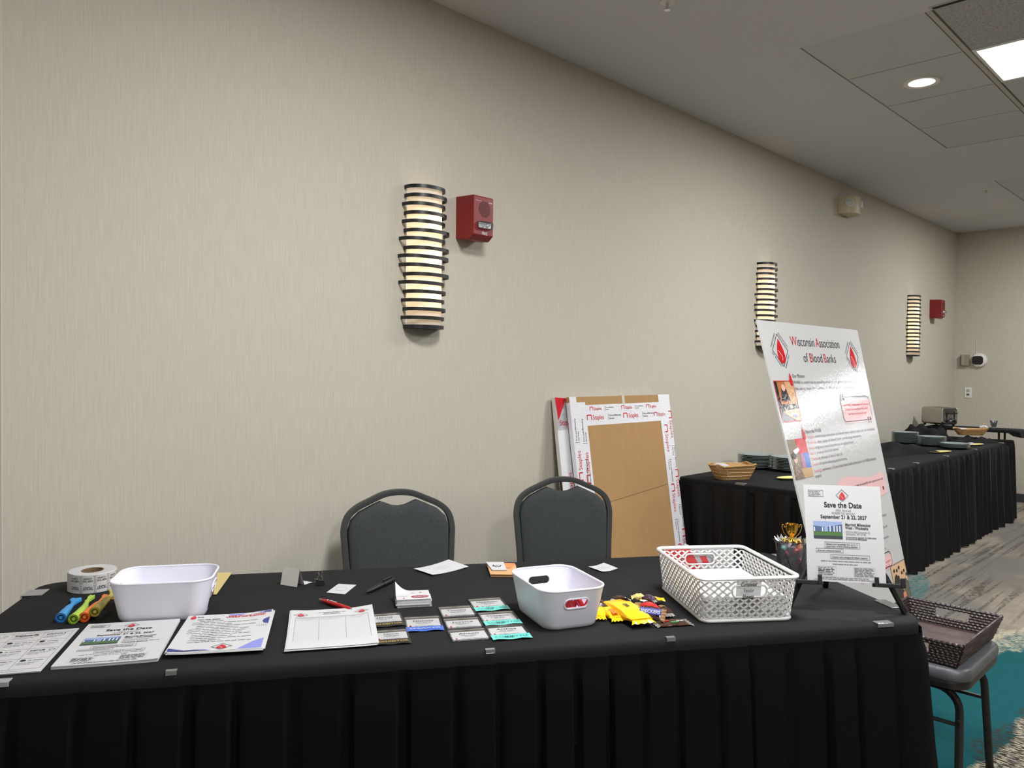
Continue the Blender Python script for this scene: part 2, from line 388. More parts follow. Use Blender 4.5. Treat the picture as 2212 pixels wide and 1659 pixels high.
for fi, f in enumerate(FX):
    for j, (ya, yb) in enumerate(ROWS):
        for c in range(NCOL):
            if f > 5 and c == 3 and f + 4 * CELL > RX1: continue
            if (c, j) in LAMPS[fi]: continue          # these cells hold the light panels
            dirty = (c == 0 and j == 1)
            key = (dirty, round(yb - ya, 3))
            if key not in tile_me:
                t = MB().box(.0045, CELL - .0045, .0045, (yb - ya) - .0045, 0, .014).build('ceiling_tile', M['tile_dirty' if dirty else 'tile'], ceiling)
                tile_me[key] = t
            else:
                t = tile_me[key].copy(); C.objects.link(t); t.parent = ceiling
            t.location = (f + c * CELL, ya, CZ + .004)
    for (ya, yb), (yc, yd) in zip(ROWS[:-1], ROWS[1:]):
        MB().box(f, min(f + NCOL * CELL, RX1), yd + .004, ya - .004, CZ + .001, CZ + .03).build('ceiling_bar', M['bar'], ceiling)

# light panels: white frame + glowing diffuser, lit by an area lamp
M['diffuser'] = mat('panel_diffuser', (240, 240, 240), 0.5, emit=((1.0, 0.985, 0.96), 7.0))
M['diffuser_far'] = mat('far_panel_diffuser', (240, 240, 240), 0.5, emit=((0.985, 0.985, 1.0), 34.0))
M['lens'] = mat('downlight_lens', (240, 235, 225), 0.5, emit=((1.0, 0.84, 0.66), 3.0))
pan_names = {}
def panel(x0, ya, yb, label):
    x1 = x0 + CELL; cx, cy = (x0 + x1) / 2, (ya + yb) / 2
    t = thing('ceiling_light_panel', label, 'ceiling light', (cx, cy, CZ), group='square ceiling light panels')
    fr = MB(); w, h = CELL / 2 - .004, (yb - ya) / 2 - .004; a = .27
    for q in ((-w, w, a, h), (-w, w, -h, -a), (-w, -a, -a, a), (a, w, -a, a)): fr.box(q[0], q[1], q[2], q[3], 0, .02)
    fr.build('frame', M['white_metal'], t)
    MB().box(-a, a, -a, a, .006, .016).build('diffuser', M['diffuser'], t)
    ld = bpy.data.lights.new('panel_lamp', 'AREA'); ld.shape = 'SQUARE'; ld.size = .53; ld.energy = PANEL_W; ld.color = PANEL_COL
    lo = bpy.data.objects.new('panel_lamp', ld); C.objects.link(lo); lo.parent = t; lo.location = (0, 0, .003)
for fi, f in enumerate(FX):
    for c, j in LAMPS[fi]:
        vis = (fi == 2 and j == 1)
        panel(f + CELL * c, ROWS[j][0], ROWS[j][1], 'bright square light panel set in the tiled ceiling at top right' if vis else 'unseen square ceiling light panel outside the view')
for cx, cy in ((13.1, -2.95), (14.4, -2.85), (18.9, -5.4), (21.4, -5.6), (24.0, -5.9)):      # long panels in the far part of the hall
    t = thing('ceiling_light_panel', 'long ceiling light panel in the far part of the hall, outside the view', 'ceiling light', (cx, cy, CZ), group='long ceiling light panels')
    MB().box(-.61, .61, -.305, .305, -.012, 0).build('frame', M['white_metal'], t)
    MB().box(-.58, .58, -.275, .275, -.014, -.011).build('diffuser', M['diffuser_far'], t)
for k, f in enumerate(FX):
    cx, cy = f + CELL * 1.5, 1.462
    t = thing('downlight', 'small round warm downlight in the ceiling tile beside the light panel' if k == 2 else 'round ceiling downlight outside the view', 'downlight', (cx, cy, CZ), group='round ceiling downlights')
    MB().lathe([(.068, -.002), (.09, -.004), (.093, .002), (.093, .006), (.068, .006), (.068, -.002)], 32, cap=False).build('trim_ring', M['white_metal'], t, smooth=True)
    MB().lathe([(.0681, 0), (.0681, .003)], 32).build('lens', M['lens'], t)
    ld = bpy.data.lights.new('downlight_lamp', 'SPOT'); ld.spot_size = 1.9; ld.spot_blend = .7; ld.energy = DOWN_W; ld.color = (1, .84, .66); ld.shadow_soft_size = .06
    lo = bpy.data.objects.new('downlight_lamp', ld); C.objects.link(lo); lo.parent = t; lo.location = (0, 0, -.012)
# slot vent at the edge of the tile field
t = thing('air_slot_vent', 'narrow dark air slot in the ceiling at the top right corner', 'vent', (3.825, .86, CZ))
MB().box(-.045, -.006, -.29, .29, -.003, .004).build('slot_frame', M['bar'], t, bevel=.001)
MB().box(-.034, -.014, -.275, .275, -.0045, -.002).build('slot_opening', M['gap'], t)
for i, (x, y, l) in enumerate(((2.954, 1.956, 'sprinkler head on the ceiling at the top edge of the picture'), (7.819, 1.876, 'sprinkler head on the far ceiling near the end wall'))):
    t = thing('sprinkler_head', l, 'sprinkler', (x, y, CZ), group='ceiling sprinkler heads')
    MB().lathe([(.034, 0), (.034, -.004), (.02, -.008), (.012, -.01)], 20).build('escutcheon', M['white_metal'], t, smooth=True)
    MB().lathe([(.007, -.008), (.007, -.03), (.004, -.034)], 10).build('stem', M['chrome'], t)
    MB().lathe([(.014, -.034), (.014, -.037)], 12).build('deflector', M['chrome'], t)

# ------------------------------------------------------------------ wall fixtures
def diff_mat():
    m = bpy.data.materials.new('sconce_diffuser'); m.use_nodes = True; nt = m.node_tree; nt.nodes.clear()
    out = nt.nodes.new('ShaderNodeOutputMaterial'); a = nt.nodes.new('ShaderNodeBsdfTranslucent'); d = nt.nodes.new('ShaderNodeBsdfDiffuse'); mx = nt.nodes.new('ShaderNodeMixShader')
    a.inputs[0].default_value = (.92, .88, .82, 1); d.inputs[0].default_value = (.85, .84, .82, 1); mx.inputs[0].default_value = .40
    nt.links.new(a.outputs[0], mx.inputs[1]); nt.links.new(d.outputs[0], mx.inputs[2]); nt.links.new(mx.outputs[0], out.inputs[0]); return m
M['sconce'] = diff_mat()
RIB = [(0, 0), (0, 20), (20, 3), (3, 18), (22, 2), (5, 50), (50, 5), (7, 46), (60, 46), (50, 2), (7, 48), (53, 2), (8, 15), (26, 0), (10, 14), (28, 0), (8, 0)]
def sconce(x, label):
    z0, z1 = 1.572, 2.184
    t = thing('wall_sconce', label, 'wall lamp', (x, RY1, z0), group='slatted wall sconces')
    Hh = z1 - z0; W, Dp = .088, .078
    arc = [(-W * math.cos(a), -Dp * math.sin(a) ** .8) for a in [PI * i / 24 for i in range(25)]]
    d = MB(); n = len(arc)
    d.add([(px, py, .012) for px, py in arc] + [(px, py, Hh - .012) for px, py in arc], [(i, i + 1, n + i + 1, n + i) for i in range(n - 1)])
    d.build('diffuser', M['sconce'], t, smooth=True)
    MB().box(-W - .004, W + .004, -.006, 0, .004, Hh - .004).build('back_plate', M['white_metal'], t)
    for i, (el, er) in enumerate(RIB):
        zc = Hh - .008 - (Hh - .016) * i / 16; a0, a1 = W + .008 + el * .00055, W + .008 + er * .00055; hh = .0075
        cx, hw = (a1 - a0) / 2, (a1 + a0) / 2; dp = Dp + .012
        outer = [(cx - hw * math.cos(a), -dp * math.sin(a) ** .7) for a in [PI * k / 20 for k in range(21)]]
        if i in (0, 16):
            b = MB().prism(outer, -hh, hh) if i == 16 else MB().sweep([(px, py, 0) for px, py in outer], [(-.002, -hh), (.002, -hh), (.002, hh), (-.002, hh)])
        else:
            b = MB().sweep([(px, py, 0) for px, py in outer], [(-.002, -hh), (.002, -hh), (.002, hh), (-.002, hh)])
        o = b.build('rib', M['black_metal'], t, smooth=True); o.location = (0, 0, zc)
    for k in (.24, .5, .76):
        ld = bpy.data.lights.new('sconce_bulb', 'POINT'); ld.energy = BULB_W; ld.color = WARM; ld.shadow_soft_size = .02
        lo = bpy.data.objects.new('sconce_bulb', ld); C.objects.link(lo); lo.parent = t; lo.location = (.012, -.050, Hh * k)
sconce(2.195, 'lit slatted wall sconce beside the nearest red fire alarm')
sconce(5.36, 'lit slatted wall sconce partly hidden behind the white poster')
sconce(8.53, 'lit slatted wall sconce at the far end above the toaster')

def alarm(x, z, label):
    t = thing('fire_alarm', label, 'fire alarm', (x, RY1, z), group='red fire alarms')
    w, d, h = .122, .118, .19
    pr = [(0, 0), (0, h), (-d + .004, h - .006), (-d, h - .012), (-d, .01), (-d * .75, -.012), (-d * .4, -.008)]
    mb = MB(); mb.add([(0, y, z_) for y, z_ in pr] + [(w, y, z_) for y, z_ in pr], [tuple(range(7))[::-1], tuple(range(7, 14))] + [(i, (i + 1) % 7, 7 + (i + 1) % 7, 7 + i) for i in range(7)])
    mb.build('housing', M['alarm'], t, bevel=.003)
    g = MB(); R_ = .036
    for i in range(15):
        zz = -R_ + 2 * R_ * (i + .5) / 15; hw = math.sqrt(max(0, R_ * R_ - zz * zz))
        for a, b in ((-hw, -.0015), (.0015, hw)):
            if b - a > .002: g.box(w * .55 + a, w * .55 + b, -d - .0008, -d + .002, h * .665 + zz - .0013, h * .665 + zz + .0013)
    g.build('speaker_grille', M['alarm_dark'], t)
    MB().loft([[(w * .55 + px * k, -d - dy, .054 + py * k) for px, py in rrect(.088, .034, .014, 4)] for dy, k in ((0, 1), (.012, 1), (.02, .86))]).build('strobe_lens', M['strobe'], t, smooth=True)
    f = MB()
    rr = random.Random(3)
    for i in range(26):
        cx, cz = w * .55 + rr.uniform(-.036, .036), .054 + rr.uniform(-.011, .011); s = rr.uniform(.002, .0045)
        f.add([(cx - s, -d - .006, cz), (cx, -d - .014, cz + s), (cx + s, -d - .005, cz + s * .4), (cx, -d - .007, cz - s)], [(0, 1, 2), (0, 2, 3), (0, 3, 1), (1, 3, 2)])
    f.box(w * .55 - .038, w * .55 + .038, -d - .0035, -d - .001, .042, .066).build('strobe_reflector', mat('strobe_silver', (225, 226, 228), .3, metal=.35), t)
    ik = Ink().text('FIRE', w * .55, .012, .019, M['paper'], 'c', bold=.02); ik.rect(.012, h - .03, .048, h - .0275, M['ink3']); ik.rect(w - .03, h - .032, w - .008, h - .029, M['paper'])
    ik.build('lettering', lambda a, b, l: (a, -d - .0006 - l, b), t)
alarm(2.392, 1.992, 'red fire alarm with clear strobe, beside the nearest sconce')
alarm(9.13, 1.998, 'red fire alarm near the far corner of the room')

t = thing('emergency_light', 'beige emergency light with two round lamps high on the wall', 'emergency light', (6.78, RY1, 2.735))
MB().prism([(-.115, 0), (.115, 0)] + [(.115 * math.cos(a), -.035 - .10 * math.sin(a) ** .7) for a in [PI * k / 16 for k in range(17)]], 0, .14).build('housing', M['beige'], t, bevel=.003, smooth=True)
for x, y, rz in ((-.092, -.088, -1.0), (.05, -.130, .25)):
    mx = Matrix.Translation((x, y, .085)) @ rotz(rz) @ Matrix.Rotation(PI / 2, 4, 'X')
    lp = MB().lathe([(.03, -.012), (.033, 0), (.033, .016), (.03, .02)], 20).build('lamp_head', M['white_metal'], t, smooth=True, mx=mx)
    MB().lathe([(.028, .018), (.024, .024), (.012, .028), (.001, .029)], 20).build('lamp_lens', M['strobe'], lp, smooth=True)

def on_end(name, label, cat, y, z): return thing(name, label, cat, mx=Matrix.Translation((RX1, y, z)) @ rotz(-PI / 2))
# end-wall things: local x runs along the wall, local -y sticks out into the room
t = on_end('wall_sensor', 'small taupe box on the end wall left of the round camera', 'sensor', 2.588, 1.555)
MB().box(-.042, .042, -.045, 0, -.062, .062).build('housing', M['taupe'], t, bevel=.006)
MB().box(-.034, .0, -.049, -.044, -.052, .052).build('cover', mat('taupe_cover', (160, 150, 130), .5), t, bevel=.002)
MB().box(-.042, -.036, -.0465, -.02, -.06, .06).build('cover_gap', M['gap'], t)
t = on_end('security_camera', 'white round security camera with black face on the end wall', 'camera', 2.448, 1.555)
MB().lathe([(.08, 0), (.08, .02), (.072, .036), (.05, .045), (.001, .046)], 32, mx=Matrix.Rotation(PI / 2, 4, 'X')).build('housing', M['white_metal'], t, smooth=True)
MB().loft([[(px * k - .008, -d_, py * k) for px, py in rrect(.11, .095, .03, 6)] for d_, k in ((.038, 1), (.052, 1), (.056, .92))]).build('dark_window', M['black_plastic'], t, smooth=True)
for z in (.064, -.064): MB().lathe([(.004, 0), (.004, .004)], 10, mx=Matrix.Translation((0, -.036, z)) @ Matrix.Rotation(PI / 2, 4, 'X')).build('screw', M['gap'], t)
MB().tube([(-.03, -.004, .07), (-.032, -.004, .24)], .0025, 6).build('cable', M['white_metal'], t)
t = on_end('wall_outlet', 'white wall outlet plate below the round camera', 'outlet', 2.555, 1.187)
MB().box(-.036, .036, -.007, 0, -.058, .058).build('plate', M['white_metal'], t, bevel=.003)
for z in (.024, -.022):
    s_ = MB().box(-.017, .017, -.011, -.006, z - .014, z + .014).build('socket', mat('outlet_grey', (170, 168, 160), .5), t, bevel=.003)
MB().box(-.011, .011, -.012, -.0105, -.028, -.016).build('plug_hole', M['gap'], t)

# ------------------------------------------------------------------ draped tables
TZ = .76
def outline(u0, u1, v0, v1, r, k=8):
    return rrect(u1 - u0, v1 - v0, r, k, (u0 + u1) / 2, (v0 + v1) / 2)
def resample(poly, ds):
    P = [Vector((x, y)) for x, y in poly]; n = len(P); seg = [(P[(i + 1) % n] - P[i]).length for i in range(n)]; L = sum(seg); N = int(L / ds); out = []
    i = 0; acc = 0
    for k in range(N):
        s_ = L * k / N
        while acc + seg[i] < s_: acc += seg[i]; i += 1
        f = (s_ - acc) / seg[i]; p = P[i].lerp(P[(i + 1) % n], f); d = (P[(i + 1) % n] - P[i]).normalized(); out.append((p, Vector((d.y, -d.x)), s_))
    return out, L
def skirt(name, poly, m, parent, period, kind, ztop, flare, seed, amp):
    pts, L = resample(poly, period / 12); rr = random.Random(seed); npl = int(L / period) + 2
    wid = [rr.uniform(.75, 1.2) for _ in range(npl)]; dep = [rr.uniform(.6, 1.3) for _ in range(npl)]; tw = [rr.uniform(-1, 1) for _ in range(npl)]
    tot = sum(wid); edges = [0]
    for w in wid: edges.append(edges[-1] + w / tot * L)
    zs = [ztop, ztop - .03, ztop - .055, ztop - .10, ztop - .2, ztop - .35, ztop - .52, .008]
    rings = []; j = 0; info = []
    for p, n, s_ in pts:
        while s_ > edges[j + 1]: j += 1
        info.append((j, (s_ - edges[j]) / (edges[j + 1] - edges[j])))
    for z in zs:
        k = (ztop - z) / ztop; ring = []
        for (p, n, s_), (j, f) in zip(pts, info):
            if kind == 'box':
                a = amp * (.25 if z > ztop - .035 else .8 + .9 * k) * dep[j]
                ff = f + tw[j] * .06 * k
                off = a * (.65 + .35 * ff) if ff < .80 else (-a * .55 if ff < .985 else a * .3)
                if ff < .05: off = a * .5
            else:
                a = amp * (.35 if z > ztop - .03 else .7 + 1.6 * k) * dep[j]
                off = a * math.sin(2 * PI * (f + tw[j] * .12 * k)) + a * .35 * math.sin(4 * PI * f + tw[j] * 5)
            off += flare * k * (1 + .2 * tw[j]) + .003
            ring.append((p.x + n.x * off, p.y + n.y * off, z + (.004 * tw[j] if z < .02 else 0)))
        rings.append(ring)
    mb = MB().loft(rings, cap=False); return mb.build(name, m, parent, smooth=True, angle=40 if kind == 'box' else 80)
def draped_table(name, label, loc, rz, u0, u1, v0, v1, r, legs, kind, period, amp, flare, seed):
    t = thing(name, label, 'table', loc, rz)
    o2 = outline(u0, u1, v0, v1, r)
    def inset(d): return outline(u0 + d, u1 - d, v0 + d, v1 - d, max(r - d, .01))
    cl = MB(); cl.loft([[(x, y, TZ - .045) for x, y in inset(-.001)], [(x, y, TZ - .02) for x, y in o2], [(x, y, TZ - .008) for x, y in inset(.001)], [(x, y, TZ - .002) for x, y in inset(.006)], [(x, y, TZ) for x, y in inset(.015)]], cap=False)
    n = len(o2); cl.F.append(tuple(range(4 * n, 5 * n))); cl.M.append(0)
    cl.build('tablecloth', M['cloth'], t, smooth=True, angle=50)
    skirt('skirt', inset(-.004), M['skirt'] if kind == 'box' else M['skirt_soft'], t, period, kind, TZ - .028, flare, seed, amp)
    MB().prism(inset(.02), TZ - .04, TZ - .006).build('tabletop', M['black_plastic'], t)
    for x, y in legs: MB().tube([(x, y, 0), (x, y, TZ - .04)], .014, 8).build('leg', M['black_metal'], t)
    return t
ANG = math.radians(-33.5)
front = draped_table('registration_table', 'long table with black cloth and pleated black skirt in the foreground', (0, 0, 0), ANG, -.86, 1.497, 1.752, 2.56, .075,
                     [(-.6, 1.9), (-.6, 2.4), (1.2, 1.9), (1.2, 2.4)], 'box', .105, .014, .055, 5)
buffet = draped_table('buffet_table', 'long black skirted buffet table along the far wall', (0, 0, 0), 0, 4.125, 8.92, 1.845, 2.615, .04,
                      [(4.3, 2.0), (4.3, 2.5), (6.5, 2.0), (6.5, 2.5), (8.7, 2.0), (8.7, 2.5)], 'soft', .14, .017, .012, 9)
def uv(x, y):      # world -> the front table's own axes
    c, s = math.cos(-ANG), math.sin(-ANG); return (x * c - y * s, x * s + y * c)
# plastic clips that hold the skirt on the table edge
def skirt_clip(parent, x, y, rz, m, w=.03, l=.026):
    mb = MB(); mb.box(-w / 2, w / 2, 0, l, TZ + .0005, TZ + .003); mb.box(-w / 2, w / 2, -.004, 0, TZ - .007, TZ + .003)
    mb.build('skirt_clip', m, parent, bevel=.001, mx=Matrix.Translation((x, y, 0)) @ rotz(rz))
for u in (-.345, .335, .775): skirt_clip(front, u, 1.754, 0, M['clip'], .022, .008)
skirt_clip(front, -.675, 1.752, 0, M['clip_grey'], .05, .02)
skirt_clip(front, -.858, 2.43, -PI / 2, M['clip_grey'], .06, .05)
skirt_clip(front, 1.36, 1.753, 0, M['clip'], .045, .02)
skirt_clip(front, 1.496, 1.90, PI / 2, M['clip'], .075, .03)
skirt_clip(front, 1.496, 2.46, PI / 2, M['clip'], .075, .02)
for x in (5.55, 6.05, 6.75, 7.55, 8.45): skirt_clip(buffet, x, 1.846, 0, M['clip'], .05, .03)
skirt_clip(buffet, 4.127, 2.2, -PI / 2, M['clip'], .06, .03)

# ------------------------------------------------------------------ chairs behind the table
def arc_pts(pts, k=6):
    """smooth a polyline with Catmull-Rom"""
    P = [Vector(p) for p in pts]; out = []
    for i in range(len(P) - 1):
        p0, p1, p2, p3 = P[max(i - 1, 0)], P[i], P[i + 1], P[min(i + 2, len(P) - 1)]
        for j in range(k):
            t = j / k; out.append(0.5 * ((2 * p1) + (p2 - p0) * t + (2 * p0 - 5 * p1 + 4 * p2 - p3) * t * t + (3 * p1 - p0 - 3 * p2 + p3) * t ** 3))
    out.append(P[-1]); return out
def banquet_chair(label, x, y, rz):
    """origin under the backrest; local -y is where the sitter faces"""
    t = thing('banquet_chair', label, 'chair', (x, y, 0), rz, 'banquet chairs behind the registration table')
    lean = lambda z: (z - .46) * .14
    half = [(.198, .44), (.204, .60), (.212, .72), (.214, .775), (.200, .825), (.165, .858), (.110, .884), (.055, .906), (0, .912)]
    pts = [(px, lean(z), z) for px, z in half] + [(-px, lean(z), z) for px, z in half[-2::-1]]
    ring = arc_pts(pts, 4)
    MB().sweep(ring, [(-.0115, -.013), (.0115, -.013), (.0115, .013), (-.0115, .013)], updir=(0, 1, 0)).build('back_frame', M['chairframe'], t, bevel=.003, smooth=True)
    # padded back, scooped at the top to leave the hand hole
    pad = [(.186, .47), (.193, .60), (.199, .72), (.200, .772), (.188, .812), (.156, .842), (.105, .866), (.072, .880), (.05, .872), (.025, .862), (0, .859)]
    poly = pad + [(-a, b) for a, b in pad[-2::-1]]
    mb = MB(); n = len(poly)
    def ringp(d, k): return [(px * k, lean(z * k + .66 * (1 - k)) + d, z * k + .66 * (1 - k)) for px, z in poly]
    mb.loft([ringp(.012, .97), ringp(.012, 1), ringp(-.006, 1), ringp(-.016, .985), ringp(-.022, .94), ringp(-.026, .8)])
    mb.build('back_pad', M['seatfab'], t, smooth=True, angle=60)
    st = rrect(.42, .40, .07, 5, 0, -.235)
    MB().loft([[(a, b, .405) for a, b in st], [(a, b, .45) for a, b in st], [(a * .97, (b + .235) * .97 - .235, .468) for a, b in st], [(a * .85, (b + .235) * .85 - .235, .478) for a, b in st]]).build('seat', M['seatfab'], t, smooth=True)
    for s in (-1, 1):
        MB().tube([(s * .198, -.003, .44), (s * .2, .03, .2), (s * .205, .05, 0)], .012, 8).build('leg', M['chairframe'], t)
        MB().tube([(s * .19, -.40, .41), (s * .2, -.415, 0)], .012, 8).build('leg', M['chairframe'], t)
    return t
banquet_chair('charcoal banquet chair behind the left half of the table', 1.945 - .06, 2.47 - .04, math.radians(-25))
banquet_chair('charcoal banquet chair in front of the leaning cardboard boxes', 2.645, 2.24, math.radians(-33))

# ------------------------------------------------------------------ flat boxes leaning on the wall
def leaning_box(label, x0, w, h, ytop, ybot, front_face, seed):
    """flat mailer leaning back: local x along the wall, local z up its face"""
    a = math.atan2(ytop - ybot, h); t = thing('flat_mailer_box', label, 'box', mx=Matrix.Translation((x0, ybot, .003)) @ Matrix.Rotation(-a, 4, 'X'), group='flat boxes leaning on the wall')
    MB().box(0, w, 0, .022, 0, h).build('box_body', M['card'] if front_face else M['card_edge'], t, bevel=.002)
    b = .125
    if front_face: MB().box(-.0012, .0015, -.0004, .0222, 0, h - .03).build('edge_tape', M['tape'], t)
    TB = M['tape']
    def strip(nm, x0_, z0_, x1_, z1_, lay):
        ink = Ink(); ink.rect(x0_, z0_, x1_, z1_, TB, 1, .06); return ink.build(nm, lambda p, q, l: (p, -.0006 * lay - l, q), t)
    if front_face:
        strip('tape_strip', 0, h - .155, w, h - .045, 1); strip('tape_strip', .0, h - .045, w * .06, h, 1)
        strip('tape_strip', 0, 0, b, h - .03, 2); strip('tape_strip', w - .115, 0, w, h, 2)
        def brand(x, z, rot, s=.042):
            ik = Ink()
            c, sn = math.cos(rot), math.sin(rot)
            f = lambda p, q: (x + p * c - q * sn, z + p * sn + q * c)
            ik.path([f(0, 0), f(0, s * .7), f(s * .95, s * .7), f(s * .95, .0)], s * .16, M['tape_red'], 2)
            ik.text('Staples', *f(s * 1.25, 0), s, M['tape_red'], rot=rot, sx=.92, lay=2)
            if rot or x < .6: ik.path([f(s * 4.9, -s * .1), f(s * 4.9, s * .8)], s * .05, M['tape_black'], 2); ik.text('Print and Marketing', *f(s * 5.1, s * .4), s * .36, M['tape_black'], rot=rot, lay=2, bold=.01); ik.text('Services', *f(s * 5.1, -s * .03), s * .36, M['tape_black'], rot=rot, lay=2, bold=.01)
            ik.build('tape_logo', lambda p, q, l: (p, -.0016 - l, q), t)
        for x in (.13, .45, .75): brand(x, h - .125, 0, .037 if x < .7 else .03)
        for x in (.16, .44, .68): brand(x, h - .075, 0, .026)
        for z in (.1, .47, .84): brand(.045, z, PI / 2, .04); brand(.105, z + .14 if z < .8 else z - .02, PI / 2, .042)
        for z in (1.15, .80, .45): brand(w - .085, z - .06, -PI / 2, .042); brand(w - .028, z + .02, -PI / 2, .042)
        MB().add([(w * .21 + i * .055, -.0012 if i % 2 else -.0008, .70 + i * .004) for i in range(12)] + [(w * .21 + i * .055, -.0012 if i % 2 else -.0008, .7035 + i * .004) for i in range(12)], [(i, i + 1, 13 + i, 12 + i) for i in range(11)]).build('crease', mat('cardboard_crease', (132, 100, 64), .9), t)
        MB().box(w * .5 - .012, w * .5 + .014, -.002, .024, h - .05, h + .002).build('top_tape', M['seam'], t)
    else:
        strip('tape_strip', 0, h - .17, w, h, 1); strip('tape_strip', 0, 0, .1, h, 1)
        ik = Ink(); ik.poly([(0, h), (.09, h - .006), (.012, h - .12)], M['tape_red'], 2); ik.text('Staples', .02, h - .145, .04, M['tape_red'], lay=2); ik.text('Staples', .075, h - .5, .04, M['tape_red'], lay=2, rot=PI / 2)
        ik.build('tape_lettering', lambda p, q, l: (p, -.0014 - l, q), t)
        MB().box(-.001, .02, .004, .018, h * .55, h * .66).build('corner_label', M['gap'], t)
    return t
leaning_box('flat cardboard box with printed tape leaning in front of its twin', 3.121, .925, 1.272, 2.635, 2.44, True, 1)
leaning_box('flat taped box leaning against the wall behind the cardboard front box', 3.045, .925, 1.268, 2.667, 2.49, False, 2)

# ------------------------------------------------------------------ plastic bins
def solid_bin(label, x, y, rz, L=.245, W=.182, Hh=.10):
    t = thing('storage_bin', label, 'bin', (x, y, TZ + .0005), rz, 'white plastic bins')
    K = 7
    def ring(k, z, d=0): # k: 0 bottom .. 1 top
        l, w = L - .04 * (1 - k) - 2 * d, W - .036 * (1 - k) - 2 * d; r = .035 + .012 * k - d
        return [(a, b, z) for a, b in rrect(l, w, r, K)]
    prof = [(0, 0), (.12, .012), (.4, .04), (.72, .072), (.9, .09), (1.0, Hh)]
    rings = [[(a * .96, b * .96, z) for a, b, z in ring(0, 0)]] + [ring(k, max(z, .004)) for k, z in prof] + [ring(k, z, .0032) for k, z in prof[::-1][:-1]] + [ring(.03, .004, .0034)]
    body = MB().loft(rings).build('bin_body', M['bin'], t, smooth=True, angle=60)
    cut = MB()
    for s in (-1, 1):
        cut.loft([[(s * (L / 2 + dx), px, .066 + py) for px, py in rrect(.062, .021, .0103, 6)] for dx in (-.05, .03)])
    c = cut.build('cutter', M['bin'])
    md = body.modifiers.new('holes', 'BOOLEAN'); md.object = c; md.operation = 'DIFFERENCE'; md.solver = 'EXACT'
    c.matrix_world = Matrix.Translation((x, y, TZ + .0005)) @ rotz(rz)
    dg = bpy.context.evaluated_depsgraph_get(); dg.update()
    me = bpy.data.meshes.new_from_object(body.evaluated_get(dg)); body.modifiers.clear(); body.data = me
    me.polygons.foreach_set('use_smooth', [True] * len(me.polygons)); me.set_sharp_from_angle(angle=math.radians(40))
    bpy.data.objects.remove(c)
    MB().tube([(a, b, Hh) for a, b, z in ring(1.0, Hh, .0016)], .0028, 8, True).build('rim', M['bin'], t, smooth=True)
    for s in (-1, 1):
        dx = L / 2 - .04 * (1 - .66) / 2 + .0006
        MB().tube([(s * (dx - (.066 + py) * 0 + py * .2), px, .066 + py) for px, py in rrect(.066, .025, .0123, 6)], .0022, 6, True).build('handle_ring', M['bin'], t, smooth=True)
    return t
b1 = solid_bin('empty white plastic bin standing lengthwise beside the ticket roll', .835, 2.06, ANG)
ik = Ink().rect(-.03, 0, .03, .03, M['ink'], 1).rect(.0, .034, .03, .05, M['ink2'], 1)
ik.build('barcode_label', lambda a, b, l: (.1042 + l + (b + .01) * .2, a, .012 + b), b1)
b2 = solid_bin('white plastic bin holding red sweets between badges and candy', 1.542, 1.335, math.radians(66))

# wrapped red sticks inside the second bin
redw = mat('red_candy_wrapper', (196, 34, 48), .3, spec=.6)
for i in range(11):
    rr = random.Random(i + 40); row = i % 2
    ax = Vector((-.16 + .1 * row, (.5 if i % 3 else -.35), .8)).normalized(); ctr = Vector((-.078 + .014 * row, -.048 + .0096 * i, .048 + rr.uniform(-.003, .003)))
    mx = Matrix.Translation((1.542, 1.335, TZ + .0005)) @ rotz(math.radians(66)) @ Matrix.Translation(ctr) @ ax.to_track_quat('Z', 'Y').to_matrix().to_4x4()
    t = thing('red_sweet', 'red wrapped sweet stick inside the white bin', 'sweet', mx=mx, group='red sweets in the white bin')
    MB().lathe([(.002, -.034), (.006, -.028), (.0065, -.02), (.0065, .02), (.006, .028), (.002, .034)], 10).build('stick', redw, t, smooth=True)
    MB().lathe([(.002, .034), (.006, .043), (.001, .046)], 8).build('twist_end', M['paper'], t)

